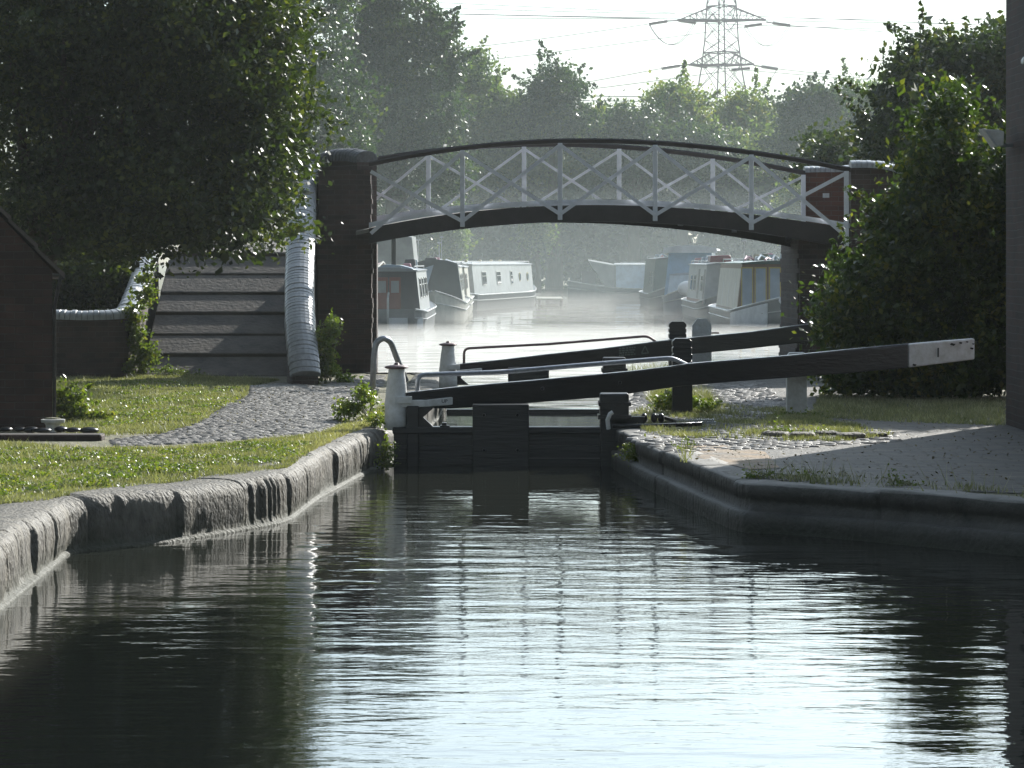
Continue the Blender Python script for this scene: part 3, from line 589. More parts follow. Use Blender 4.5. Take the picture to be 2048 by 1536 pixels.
# number on the tip
def text_obj(name, s, size, loc, rot, mt, parent, ext=.002):
    cu = bpy.data.curves.new(name, 'FONT'); cu.body = s; cu.size = size; cu.extrude = ext; cu.align_x = 'CENTER'; cu.align_y = 'CENTER'
    o = bpy.data.objects.new(name, cu); COL.objects.link(o); bpy.context.view_layer.update()
    me = bpy.data.meshes.new_from_object(o.evaluated_get(bpy.context.evaluated_depsgraph_get())); bpy.data.objects.remove(o)
    me.materials.clear(); me.materials.append(mt); o = bpy.data.objects.new(name, me); COL.objects.link(o)
    o.parent = parent; o.location = np.array(loc) - base_of(parent); o.rotation_euler = rot; return o
nx, ny, nz = P(1876, 706, 33.18); rz_ = math.atan2(.4*1.0, 132*33/FPX)
text_obj('number', '1', .15, (nx, ny-.010, nz), (R(90), 0, rz_), M['text'], bt, .004)
rr = random.Random(41)
for px, py in ((1921,686),(1934,684),(1946,688),(1905,689),(1943,697),(1828,730)):
    w_ = rr.uniform(.012,.035); Yc = 33.0+(px-1817)/132*.4-.004; a, b_, c = P(px, py, Yc)
    MB().prism([(a-w_,c),(a-w_*.3,c+w_*.5),(a+w_,c+.006),(a+w_*.5,c-w_*.5)], 'y', Yc-.004, Yc+.01).build('paint_chip', M['text'], bt)
# the white plate at the left end
pl = beam(t, [(800,800,815,30.32),(850,800,814,30.33),(902,794,810,30.48)], M['whiteworn'], .03, 'beam_plate')
x_, y_, z_ = P(889, 802.5, 30.42); text_obj('lettering', 'UP', .05, (x_, y_-.006, z_), (R(90),0,.1), M['text'], pl)
def gx(px, Y=YG): return (px-1024)*Y/FPX
def gz(py, Y=YG): return EYE-(py-HOR)*Y/FPX
g = MB(); 
for i in range(6): g.box(gx(787), gx(1218), YG+.03+.004*(i % 2), YG+.16, gz(950)-.35+i*.13, gz(950)-.35+i*.13+.126)
g.build('gate_planking', M['blackwood'], t)
MB().box(gx(785), gx(1222), YG-.01, YG+.19, gz(868), gz(854)).build('top_rail', M['blackwood'], t, bevel=.012)
MB().box(gx(945), gx(1058), YG-.04, YG+.22, gz(1010), gz(809)).build('centre_board', M['blackwood'], t, bevel=.008)
MB().box(gx(1200), gx(1258), YG-.02, YG+.26, gz(1000), gz(787)).build('heel_post', M['blackwood'], t, bevel=.02)
MB().box(gx(1197), gx(1262), YG-.05, YG+.29, gz(812), gz(804)).build('post_band', M['iron'], t, bevel=.004)
MB().box(gx(1196), gx(1263), YG-.05, YG+.29, gz(838), gz(830)).build('post_band', M['iron'], t, bevel=.004)
MB().box(gx(813), gx(838), YG-.0, YG+.2, gz(1000), gz(812)).build('mitre_post', M['blackwood'], t, bevel=.012)
kb = MB().prism([(gx(838),gz(815)),(gx(868),gz(815)),(gx(846),gz(835)),(gx(868),gz(856)),(gx(838),gz(856))], 'y', YG+.04, YG+.14); kb.build('knee_bracket', M['iron'], t)
MB().box(gx(884), gx(893), YG+.02, YG+.12, gz(856), gz(846)).prism([(gx(880),gz(856)),(gx(902),gz(856)),(gx(898),gz(851)),(gx(880),gz(851))],'y',YG,YG+.1).build('catch', M['iron'], t)
# white collar chain rod by the heel post
rod = MB(); rod.tube([P(1217,858,30.1), P(1215,840,30.08), P(1220,828,30.08), P(1226,824,30.08)], .022, 8); rod.build('collar_rod', M['whiteworn'], t)
def htube(pts, r, mt, name, parent, n=8):
    # rounded corners
    q = [np.array(P(*p)) for p in pts]; out = [q[0]]
    for i in range(1, len(q)-1):
        a, b, c = q[i-1], q[i], q[i+1]; ra = min(.08, np.linalg.norm(a-b)*.45); rc = min(.08, np.linalg.norm(c-b)*.45)
        s0 = b+(a-b)/np.linalg.norm(a-b)*ra; s1 = b+(c-b)/np.linalg.norm(c-b)*rc
        for u in (0,.25,.5,.75,1): out.append((1-u)**2*s0+2*u*(1-u)*b+u*u*s1)
    out.append(q[-1]); return MB().tube(out, r, 10).build(name, mt, parent, smooth=True)
hr = htube([(835,785,30.5),(835,750,30.5),(1000,744.5,30.9),(1180,729,31.3),(1345,716,31.75),(1373,730,31.85)], .025, M['steel'], 'handrail', t)
MB().sphere(P(1372,730,31.75), (.05,.05,.018), 10, 6).build('flange', M['steel'], hr); MB().sphere(P(835,784,30.45), (.04,.04,.015), 10, 6).build('flange', M['steel'], hr)
br = random.Random(3)
for px, py, Y in ((968,830,YG-.045),(1035,830,YG-.045),(968,900,YG-.045),(1035,900,YG-.045),(1085,777,30.84),(1240,765,31.2)):
    MB().sphere(P(px,py,Y), .018, 8, 6).build('bolt', M['iron'], t, smooth=True)
# far gate
YF = 40.4
far = [(911,730,746,40.4),(1000,721,739,40.6),(1100,709,733,40.85),(1206,698,728,41.1),(1320,683,714,41.4),(1385,676,708,41.55),(1500,665,697,41.9),(1616,649,684,42.2),(1760,632,668,42.6)]
t = thing('lock_gate', 'far black lock gate whose beam disappears into the green bush', 'lock gate', (.2, YF, -.4))
fbm = beam(t, far, M['blackwood'], .3)
g = MB().box(gx(893,YF), gx(1252,YF), YF+.03, YF+.18, gz(775,YF)-.9, gz(819,YF)); g.build('gate_planking', M['blackwood'], t)
MB().box(gx(1016,YF), gx(1098,YF), YF-.03, YF+.2, gz(790,YF), gz(735,YF)).build('centre_board', M['blackwood'], t, bevel=.01)
MB().box(gx(1206,YF), gx(1252,YF), YF-.03, YF+.28, gz(800,YF), gz(715,YF)).build('heel_post', M['blackwood'], t, bevel=.02)
MB().box(gx(1203,YF), gx(1255,YF), YF-.06, YF+.3, gz(744,YF), gz(737,YF)).build('post_band', M['iron'], t, bevel=.004)
MB().box(gx(890,YF), gx(915,YF), YF-.03, YF+.2, gz(800,YF), gz(736,YF)).build('mitre_post', M['blackwood'], t, bevel=.02)
MB().prism([(gx(915,YF),gz(746,YF)),(gx(925,YF),gz(744,YF)),(gx(922,YF),gz(756,YF)),(gx(938,YF),gz(770,YF)),(gx(915,YF),gz(770,YF))], 'y', YF+.02, YF+.12).build('knee_bracket', M['iron'], t)
htube([(928,727,40.6),(928,697,40.6),(1100,688,41.0),(1296,672,41.5),(1312,684,41.55)], .018, M['redrust'], 'handrail', t)
pl = beam(t, [(905,741,747,40.36),(962,736,742,40.46)], M['whiteworn'], .03, 'beam_plate')
# faded safety notice on the far beam: print too worn to read, with a triangle
rr = random.Random(12); sg = MB()
for row in range(4):
    x = 1238.0
    while x < 1268:
        w_ = rr.uniform(2.5, 7); a = P(x, 697+row*4.6-(x-1238)*.08, 41.17); b = P(min(x+w_,1271), 697+row*4.6-(x-1238)*.08, 41.17); sg.box(a[0],b[0],41.165,41.175,a[2]-.009,a[2]+.009); x += w_+1.6
sg.build('worn_notice', M['signmark'], t)
a, b, c = P(1283,707,41.24), P(1297,706,41.24), P(1290,692,41.24)
tr = MB()
for p, q_ in ((a,b),(b,c),(c,a)): tr.bar(p, q_, .016, .008)
tr.build('warning_triangle', M['signmark'], t)

# ---------------------------------------------------------------- bollards, posts and the rail loop
def bollard(name, label, px, capy, basey, Y, k, worn):
    x = (px-1024)*Y/FPX; z1 = EYE-(capy-HOR)*Y/FPX; t = thing(name, label, 'bollard', (x, Y, 0), 'white capped strap bollards on the left lockside')
    h = z1
    MB().lathe((x,Y,0), [(.125*k,-.02),(.12*k,h*.18),(.118*k,h*.42),(.112*k,h*.5),(.098*k,h*.72),(.082*k,h*.93),(.082*k,h-.01)], 28).build('body', worn, t, smooth=True)
    MB().lathe((x,Y,z1-.012), [(.085*k,-.012),(.118*k,-.004),(.122*k,.004),(.11*k,.016),(.06*k,.028),(.026*k,.03),(.026*k,.045),(.012,.052)], 28).build('cap', M['iron'] if k > 1 else M['redrust'], t, smooth=True)
    MB().box(x-.02, x+.16*k, Y-.12*k, Y-.06*k, h*.40, h*.52).build('strap', M['whiteworn'], t, bevel=.006)
    return t
bollard('bollard', 'white tapered bollard with dark cap beside the near lock gate', 793, 733, 845, 30.42, 1.0, M['whiteworn'])
bollard('bollard', 'smaller grey white bollard with cap beside the far lock gate', 896, 688, 773, 40.3, 1.0, M['whiteworn'])
Yl = 39.2; t = htube([(745,778,Yl),(748,712,Yl),(752,684,Yl),(768,675,Yl),(782,684,Yl+.15),(792,712,Yl+.25),(812,762,Yl+.4)], .039, M['steel'], 'ladder_rail', None)
tag(t, 'hooped grey steel grab rail rising behind the near bollard', 'grab rail')
def post(name, label, px0, px1, top, base, Y, mt, cham=.03, dep=None, grooves=0, bolts=0, cat='post', group=None):
    x0, x1 = (px0-1024)*Y/FPX, (px1-1024)*Y/FPX; z1 = EYE-(top-HOR)*Y/FPX; z0 = -.03; w = x1-x0; dep = dep or w
    t = thing(name, label, cat, ((x0+x1)/2, Y+dep/2, 0), group)
    pr = [(x0,z0),(x1,z0)]
    if grooves:
        r_ = []; 
        for k in range(grooves):
            zc = z1-.09-.075*k; r_ += [(zc+.016, 0), (zc+.004, .014), (zc-.004, .014), (zc-.016, 0)]
        pr += [(x1-d, z) for z, d in reversed(r_)] + [(x1, z1-cham), (x1-cham, z1), (x0+cham, z1), (x0, z1-cham)] + [(x0+d, z) for z, d in r_]
    else: pr += [(x1,z1-cham*1.4),(x1-cham,z1),(x0+cham,z1),(x0,z1-cham*1.4)]
    MB().prism(pr, 'y', Y, Y+dep).build('shaft', mt, t, bevel=.006)
    for k in range(bolts):
        bxx = x0+w*(.27 if k == 0 else .73) ; MB().lathe((bxx,Y-.001,z1-.33), [(.001,0)],4)
        MB().sphere((bxx, Y-.002, z1-.20*(Y/30)), (.024,.012,.024), 10, 6).build('bolt_head', M['iron'], t, smooth=True)
    return t
post('fender_post', 'black grooved timber post standing between the two balance beams', 1345, 1385, 677, 820, 32.9, M['blackwood'], .035, grooves=3, group='black grooved posts on the lockside')
post('fender_post', 'farther black grooved timber post rising behind the far beam', 1338, 1373, 643, 764, 41.9, M['blackwood'], .04, grooves=3, group='black grooved posts on the lockside')
post('beam_stop', 'white bolted stop post with rounded top under the near balance beam', 1574, 1614, 705, 834, 32.6, M['whiteworn'], .03, dep=.12, bolts=2, group='white beam stops')
t = post('beam_stop', 'white chamfered stop post behind the far balance beam', 1385, 1423, 637, 757, 42.6, M['whiteworn'], .07, dep=.12, bolts=2, group='white beam stops')
MB().bar(P(1421,666,42.65), P(1438,666,42.65), .022, .03).build('peg', M['redrust'], t)
# paddle gear lying on the right lockside
t = thing('paddle_gear', 'black cast iron paddle gear with ribbed rack lying on the lockside', 'paddle gear', (1.6, 30.6, 0))
a = P(1222,842,30.0)
MB().box(gx(1222,30.3), gx(1290,30.3), 30.28, 30.42, .02, .12).build('casing', M['iron'], t, bevel=.01)
gear = MB(); 
for px in (1288, 1308, 1322): gear.sphere((gx(px,30.4), 30.38, .10), (.035,.05,.05), 12, 8)
gear.build('pinion', M['iron'], t, smooth=True)
MB().loft([[(gx(px,30.6),30.35+dy,z),(gx(px,30.6),30.75+dy,z),(gx(px,30.6),30.75+dy,z+.03),(gx(px,30.6),30.35+dy,z+.03)] for px,z,dy in ((1312,.10,0),(1325,.085,.1),(1345,.05,.15),(1352,.04,.2))]).build('cover_plate', M['iron'], t)
rk = MB().box(gx(1350,30.9), gx(1432,30.9), 30.86, 30.98, .01, .035)
for px in np.arange(1352, 1430, 4.6): rk.box(gx(px,30.9), gx(px+2.2,30.9), 30.85, 30.99, .035, .06)
rk.build('toothed_rack', M['steel'], t)
MB().tube([P(1225,852,30.1), P(1300,852,30.1), P(1404,848,30.1)], .022, 10).build('rod', M['iron'], t, smooth=True)

# ---------------------------------------------------------------- boats
BM = {}
def paint(name, c, rough=.35, **k):
    if name not in BM: BM[name] = mat(name, c, dim(c, .7), rough, 2.5, 7, .15, 12, bd=.004, **k)
    return BM[name]
def boat(name, label, x, Y, rot, L=12, hw=1.03, cab=(.9, 9), hull='hull_black', cabin='cabin_grey', roof='roof_grey', ch=1.12, fb=.62, wins=(), panels=(), end='doors', bow_cover=None, band=None, extras=(), cat='narrowboat', endmat=None):
    t = thing(name, label, cat, (0, 0, 0), 'narrowboats moored in the misty basin')
    hc = BM[hull]; cc = BM[cabin]; rc = BM[roof]; st = BM['strake']
    def half(y):
        u = y/L
        if u < .05: return hw*(.72+.28*math.sin(u/.05*math.pi/2))
        if u > .76: return max(.035, hw*(1-((u-.76)/.24)**2.1)**.85) if u < 1 else .035
        return hw
    def gz_(y):
        u = y/L; return fb+.42*max(0, (u-.72)/.28)**2 + .08*max(0, (.06-u)/.06)
    ys = list(np.linspace(0, L, 46))
    MB().loft([[(-half(y)*.86,y-.0,-.35),(-half(y)*.97,y,.1),(-half(y),y,gz_(y)),(half(y),y,gz_(y)),(half(y)*.97,y,.1),(half(y)*.86,y,-.35)] for y in ys]).build('hull', hc, t)
    for sx in (-1, 1):
        MB().tube([(sx*(half(y)+.015), y, gz_(y)-.01) for y in ys], .028, 6).build('gunwale', st, t)
        MB().tube([(sx*(half(y)+.01), y, gz_(y)*.62+.02) for y in ys], .018, 6).build('rubbing_strake', st, t)
    c0, c1 = cab; wb_, wt = hw*.86, hw*.74; zb, zt = fb-.02, fb-.02+ch
    def sec(y, g=0, z0=None): return [(-wb_-g,y,zb),( -wt-g,y,zt),(-wt*.5,y,zt+.05+g),(0,y,zt+.07+g),(wt*.5,y,zt+.05+g),(wt+g,y,zt),(wb_+g,y,zb)]
    MB().loft([sec(y) for y in (c0, c1)]).build('cabin', cc, t, bevel=.012)
    MB().loft([[(-wt-.04,y,zt-.015),(-wt-.04,y,zt+.015),(-wt*.5,y,zt+.07),(0,y,zt+.09),(wt*.5,y,zt+.07),(wt+.04,y,zt+.015),(wt+.04,y,zt-.015)] for y in (c0-.06, c1+.06)]).build('roof', rc, t)
    def side(y0, y1, z0, z1, sx, o0, o1):
        X = lambda z, o: sx*(wb_-(wb_-wt)*(z-zb)/ch+o)
        return [(X(z0,o0),y0,z0),(X(z0,o1),y0,z0),(X(z0,o1),y1,z0),(X(z0,o0),y1,z0),(X(z1,o0),y0,z1),(X(z1,o1),y0,z1),(X(z1,o1),y1,z1),(X(z1,o0),y1,z1)]
    FB = [(0,3,2,1),(4,5,6,7),(0,1,5,4),(1,2,6,5),(2,3,7,6),(3,0,4,7)]
    for (sx, y0, y1, z0, z1, m_) in panels:
        MB().add(side(y0, y1, z0, z1, sx, .0, .008), FB).build('side_panel', BM[m_], t)
    for w_ in wins:
        sx, kind, yc = w_
        if kind in ('w', 'n'):
            hwid = .42 if kind == 'w' else .2; z0, z1 = zb+.42, zb+.92
            fr = MB().add(side(yc-hwid-.04, yc+hwid+.04, z0-.04, z1+.04, sx, .0, .022), FB).build('window', BM['winframe'], t)
            MB().add(side(yc-hwid, yc+hwid, z0, z1-.17, sx, .002, .027), FB).build('pane', M['glass'], fr)
            MB().add(side(yc-hwid, yc+hwid, z1-.14, z1, sx, .002, .027), FB).build('pane', M['glass'], fr)
        else:
            z = zb+.68; X = sx*(wb_-(wb_-wt)*(z-zb)/ch)
            def disc(r, o0, o1): return MB().loft([[(X+sx*o, yc+r*math.cos(a), z+r*math.sin(a)) for a in np.linspace(0, 2*math.pi, 20, endpoint=False)] for o in (o0, o1)])
            fr = disc(.2, -.02, .03).build('porthole', BM['brass'], t); disc(.155, .0, .035).build('pane', M['glass'], fr)
    for sx in (-1, 1):      # roof grab rails
        MB().tube([(sx*(wt-.06),c0+.2,zt+.05),(sx*(wt-.06),c0+.25,zt+.12),(sx*(wt-.06),c1-.3,zt+.12),(sx*(wt-.06),c1-.25,zt+.05)], .016, 6).build('grab_rail', st, t)
    if end == 'doors':
        dm = BM[endmat] if endmat else BM['door_red']
        for sx in (-1, 1):
            d = MB().box(min(sx*.02, sx*.34), max(sx*.02, sx*.34), c0-.03, c0+.01, zb+.1, zb+.98).build('door', dm, t, bevel=.006)
            MB().box(min(sx*.07, sx*.29), max(sx*.07, sx*.29), c0-.038, c0-.028, zb+.55, zb+.88).build('door_panel', BM['panel_pale'], d)
        MB().box(-.36, .36, c0-.05, c0+.3, zt-.02, zt+.1).build('hatch', rc, t, bevel=.01)
    if band:     # painted panels round the stern
        for (a, b) in ((-.95,-.45),(.0,.95)):
            ring = []
            xsb = np.linspace(a, b, 10)
            MB().loft([[(x*hw*.98, -.005-.0+(.35*(abs(x))**4), .14),(x*hw*.98, -.03+(.35*(abs(x))**4), .14),(x*hw*.98, -.03+(.35*abs(x)**4), .46),(x*hw*.98, -.005+(.35*abs(x)**4), .46)] for x in xsb]).build('stern_band', BM[band], t)
        MB().tube([(0,-.02,.1),(0,-.1,.5),(0,-.1,1.0),(0,.35,1.15)], .03, 8).build('tiller', st, t)
    if bow_cover:
        yb = L*.9; y0 = c1+.0
        MB().loft([[(-wt,y0,zb),(-wt,y0,zt),(0,y0,zt+.1),(wt,y0,zt),(wt,y0,zb)], [(-wt*.9,y0+(yb-y0)*.45,zb+.05),(-wt*.55,y0+(yb-y0)*.45,zt-.15),(0,y0+(yb-y0)*.45,zt+.02),(wt*.55,y0+(yb-y0)*.45,zt-.15),(wt*.9,y0+(yb-y0)*.45,zb+.05)],
                   [(-.35,yb,zb+.25),(-.2,yb,zb+.35),(0,yb,zb+.4),(.2,yb,zb+.35),(.35,yb,zb+.25)]]).build('bow_cover', BM[bow_cover], t)
    for e in extras: e(t, dict(hw=hw, wt=wt, wb=wb_, zb=zb, zt=zt, c0=c0, c1=c1, L=L, gz=gz_))
    t.location = (x, Y, UZ); t.rotation_euler = (0, 0, rot)
    return t
for nm, c in (('hull_black',(.035,.038,.045)),('hull_blue',(.05,.07,.13)),('hull_grey',(.16,.17,.18)),('hull_cream',(.42,.41,.36)),('cabin_grey',(.45,.47,.47)),('cabin_blue',(.30,.38,.50)),('cabin_cream',(.62,.60,.52)),
              ('cabin_dark',(.05,.05,.06)),('cabin_green',(.09,.13,.11)),('cabin_lightblue',(.60,.72,.86)),('roof_grey',(.34,.36,.38)),('roof_light',(.6,.62,.64)),('roof_red',(.25,.06,.07)),('strake',(.55,.56,.56)),
              ('winframe',(.62,.62,.58)),('brass',(.5,.42,.22)),('door_red',(.22,.05,.03)),('panel_pale',(.35,.36,.36)),('white',(.75,.77,.8)),('brown',(.20,.10,.05)),('yellow',(.55,.42,.12)),('canvas',(.30,.31,.31)),
              ('canvas_blue',(.26,.44,.66)),('canvas_dark',(.06,.075,.08)),('panel_blue',(.38,.46,.55)),('junk_pink',(.6,.3,.35)),('black',(.02,.02,.02)),('rope',(.4,.38,.3))): paint(nm, c)
BM['strake'] = mat('strake_paint', (.6,.6,.6), (.4,.4,.4), .25, 5, 4, .1, 30, bd=.002)
def chimney(x, y, h=.6, r=.075):
    def f(t, d):
        o = MB().lathe((x,y,d['zt']+.04), [(r,0),(r,h*.92),(r*1.35,h*.93),(r*1.35,h*.97),(r*.9,h),(r*.9,h+.02)], 14).build('chimney', BM['black'], t)
        MB().lathe((x,y,d['zt']+.04+h), [(r*1.3,0),(r*1.3,.03),(r*.3,.09)], 14).build('chimney_cap', BM['white'], o)
    return f
def clutter(seed, n=6, cols=('white','junk_pink','panel_blue','rope','cabin_dark')):
    def f(t, d):
        r_ = random.Random(seed)
        for i in range(n):
            y = r_.uniform(d['c0']+.3, d['c1']-1); x = r_.uniform(-.5, .5); a, b, h = r_.uniform(.1,.28), r_.uniform(.15,.7), r_.uniform(.08,.26); k = r_.choice(cols)
            if i % 2: MB().tube([(x-a,y-b,d['zt']+.1),(x+a*.3,y,d['zt']+.12+h*.5),(x+a,y+b,d['zt']+.1)], .03, 8).build('roof_pole', BM[k], t)
            else: MB().prism([(x-a,d['zt']+.06),(x+a,d['zt']+.06),(x+a*.8,d['zt']+.08+h),(x-a*.7,d['zt']+.1+h*.9)], 'y', y-b*.5, y+b*.5).build('roof_box', BM[k], t, bevel=.02)
    return f
def vents(ys):
    def f(t, d):
        for y in ys: MB().lathe((.1,y,d['zt']+.08), [(.05,0),(.05,.05),(.09,.06),(.07,.10),(.02,.12)], 12).build('mushroom_vent', BM['brass'], t)
    return f
def mast(x, y, h):
    def f(t, d): MB().tube([(x,y,d['zt']),(x,y,d['zt']+h)], .014, 6).sphere((x,y,d['zt']+h), (.09,.03,.03), 8, 5).build('mast', BM['strake'], t)
    return f
def fender(y, z, r, m='white'):
    def f(t, d): MB().sphere((0, y, z), (r, r*.8, r*.75), 14, 8).build('fender', BM[m], t, smooth=True)
    return f
def hood(y0, y1, top, m, w=None, slope=.25):
    def f(t, d):
        w_ = w or d['wt']; zb = d['zb']
        MB().loft([[(-w_-.1,y,zb),(-w_*.9,y,z),(-w_*.45,y,z+.1),(0,y,z+.13),(w_*.45,y,z+.1),(w_*.9,y,z),(w_+.1,y,zb)] for y, z in ((y0, top-slope),(y0+.25, top),(y1, top))]).build('canvas_hood', BM[m], t)
        MB().tube([(-w_-.02,y0-.02,zb+(top-zb)*.55),(w_+.02,y0-.02,zb+(top-zb)*.55)], .022, 6).build('hood_seam', BM['yellow'], t)
    return f
def bowstem(t, d): MB().tube([(0,d['L']+.03,-.3),(0,d['L']+.05,.2),(0,d['L']+.06,d['gz'](d['L'])+.08)], .06, 8).build('stem_post', BM['door_red'], t)
def blanket(t, d): MB().loft([[(-.3,y,d['zt']+.1),(-.1,y,d['zt']+.18),(.3,y,d['zt']+.16),(.62,y,d['zt']+.08),(.74,y,d['zt']+.0),(.77,y,d['zt']-.12)] for y in (d['c0']+.1, d['c0']+1.6)]).build('roof_sheet', BM['panel_blue'], t)
pxX = lambda px, Y: (px-1024)*Y/FPX
boat('narrowboat', 'dark sterned narrowboat with tall black chimney, nearest boat by the left pier', pxX(776,83), 83.0, R(-.3), 12.0, cab=(.35,8.6), hull='hull_grey', cabin='cabin_grey', roof='roof_grey', ch=1.16,
     wins=[(1,'w',2.0),(1,'w',4.0),(1,'w',6.0),(1,'n',7.4)], band='white', endmat='door_red', extras=[chimney(.12,.9,.95,.07), clutter(2,6), blanket, lambda t, d: MB().prism([(-d['wb'],d['zb']),(d['wb'],d['zb']),(d['wt'],d['zt']-.02),(-d['wt'],d['zt']-.02)],'y',d['c0']-.02,d['c0']-.001).build('stern_bulkhead', BM['cabin_dark'], t)])
boat('cruiser', 'wide boat under a tall grey canvas wheelhouse behind the dark narrowboat', -4.85, 108.0, 0, 12, hw=1.5, cab=(1,8), hull='hull_black', cabin='cabin_dark', extras=[hood(.6, 5.0, 2.93, 'canvas', 1.36, .05), mast(1.3, 5.6, 1.1)], cat='canal boat')
boat('narrowboat', 'narrowboat with open dark bow hood and blue tarpaulin, between two pale boats', pxX(868,96), 106.5, R(180), 11.0, hw=.98, cab=(.6,7.6), hull='hull_cream', cabin='cabin_cream', roof='roof_light', ch=1.2, fb=.66,
     wins=[(-1,'n',1.5),(-1,'n',2.6),(-1,'n',3.7),(-1,'n',4.8),(-1,'n',5.9),(-1,'n',7.0)], extras=[hood(7.55, 9.0, 1.95, 'canvas_dark', .80, .0), clutter(5,5), lambda t, d: MB().loft([[(.05,9.02,1.9),(.5,9.02,1.75),(.62,9.02,.95),(.3,9.02,1.05)],[(.05,9.05,1.9),(.5,9.05,1.75),(.62,9.05,.95),(.3,9.05,1.05)]]).build('tarpaulin', BM['panel_blue'], t)])
boat('narrowboat', 'pale narrowboat squeezed behind the blue tarpaulin boat, red edged side', pxX(893,108)-.05, 119.5, R(180), 11.5, hw=.88, cab=(.6,9.3), hull='hull_cream', cabin='cabin_cream', roof='roof_light', ch=1.2,
     wins=[(-1,'n',8.6),(-1,'n',7.6),(-1,'w',6.0)], panels=[(-1,9.0,9.25,.7,1.6,'door_red')], extras=[clutter(9,4), mast(.3, 8, .9)])
bx0 = pxX(950,120)-1.06*.99
boat('narrowboat', 'long grey narrowboat with two windows and two portholes in its side', bx0, 120.0, R(-10.4), 17.5, cab=(.9,14.6), hull='hull_black', cabin='cabin_grey', roof='roof_light', ch=1.24, fb=.66,
     wins=[(1,'w',3.2),(1,'w',6.4),(1,'n',9.4),(1,'o',11.4),(1,'o',13.3)], extras=[vents([3,6,8.5,10.5]), mast(-.5, 1.0, 1.1)])
boat('narrowboat', 'pale blue sided narrowboat lying broadside with slanted grey canvas over its bow', 2.8+14, 150.8, R(90), 14.0, cab=(3,11.6), hull='hull_grey', cabin='cabin_lightblue', roof='roof_light', ch=1.22,
     wins=[(1,'o',9.9),(1,'o',7.6),(1,'o',5.3)], extras=[clutter(31,5), lambda t, d: MB().loft([[(-.8,11.62,.62),(-.72,11.62,1.78),(0,11.62,1.86),(.72,11.62,1.78),(.8,11.62,.62)],[(-.8,12.1,.66),(-.7,12.95,2.02),(0,12.98,2.1),(.7,12.95,2.02),(.8,12.1,.66)]]).build('slanted_canvas', BM['canvas'], t),
     lambda t, d: MB().prism([(-.4,.75),(.4,.75),(.3,1.35),(-.25,1.5)],'y',12.6,13.3).build('bow_locker', BM['cabin_dark'], t)])
boat('narrowboat', 'dark green covered narrowboat left of the blue wheelhouse boat', pxX(1352,124), 136.0, R(180), 12.0, cab=(1,10.2), hull='hull_black', cabin='cabin_green', roof='cabin_dark', ch=1.5,
     wins=[(1,'n',9),(1,'n',7)], extras=[clutter(14,5)])
boat('cruiser', 'blue boat with tall light blue wheelhouse roof and white bow fender', pxX(1430,111), 122.5, R(175), 11.5, cab=(3.2,8.6), hull='hull_blue', cabin='cabin_lightblue', roof='cabin_blue', ch=.9,
     extras=[hood(1.2, 8.4, 2.35, 'canvas_blue', .9, .0), lambda t, d: MB().loft([[(-1.02,y,2.42),(-1.0,y,2.5),(-.5,y,2.58),(0,y,2.6),(.5,y,2.58),(1.0,y,2.5),(1.02,y,2.42)] for y in (1.0, 8.7)]).prism([(-1.04,2.33),(1.04,2.33),(1.0,2.52),(.5,2.61),(0,2.63),(-.5,2.61),(-1.0,2.52)],'y',8.7,8.78).build('wheelhouse_roof', BM['white'], t), fender(11.7,1.0,.38)], cat='canal boat')
boat('narrowboat', 'narrowboat with a red box on its roof between blue and brown panelled boats', pxX(1466,98), 110.0, R(180), 12.0, cab=(1,10.6), hull='hull_grey', cabin='cabin_grey', roof='roof_grey', ch=1.3,
     wins=[(1,'w',9.0),(1,'w',5.2),(1,'w',3.4)], panels=[(1,9.7,10.4,.75,1.75,'black'),(1,6.6,7.4,.75,1.75,'black'),(1,1.2,10.5,.62,.72,'door_red')], extras=[lambda t, d: MB().prism([(-.1,d['zt']+.08),(.62,d['zt']+.08),(.6,d['zt']+.3),(.0,d['zt']+.33),(-.08,d['zt']+.3)],'y',8.8,10.0).build('roof_box', BM['roof_red'], t, bevel=.03), clutter(22,13), mast(-.6,9,.8)])
def front_panels(t, d):
    y = d['c1']; zb, zt = d['zb'], d['zt']
    for i, x0 in enumerate((-.94,-.54,-.1,.3,.68)):
        w = .27; fr = MB().box(x0-.035, x0+w+.035, y+.002, y+.02, zb+.1, zt-.1).build('front_panel', BM['yellow'], t)
        MB().box(x0, x0+w, y+.01, y+.03, zb+.14, zt-.14).build('pane', BM['panel_blue'], fr)
def hull_band(t, d):
    for sx in (-1, 1):
        L = d['L']; hw = d['hw']; ys = np.linspace(L*.8, L*.97, 8)
        hf = lambda y: hw*(1-((y/L-.76)/.24)**2.1)**.85
        MB().loft([[(sx*(hf(y)+.01),y,.22),(sx*(hf(y)+.03),y,.22),(sx*(hf(y)+.035),y,d['gz'](y)-.08),(sx*(hf(y)+.015),y,d['gz'](y)-.08)] for y in ys]).build('bow_band', BM['white'], t)
boat('narrowboat', 'brown and yellow panelled narrowboat facing bow on beside the right pier', pxX(1545,82)+.30, 94.0, R(180), 12.0, hw=1.28, cab=(1,9.7), hull='hull_grey', cabin='brown', roof='cabin_green', ch=1.36,
     panels=[(1,1.2,9.5,.68,1.82,'cabin_cream'),(1,8.0,8.15,.7,1.4,'white'),(1,5.6,5.75,.7,1.4,'white'),(1,3.2,3.35,.7,1.4,'white')], extras=[front_panels, hull_band, bowstem, fender(12.1,.95,.14,'white'), clutter(7,16), mast(-.7,8,.9)])
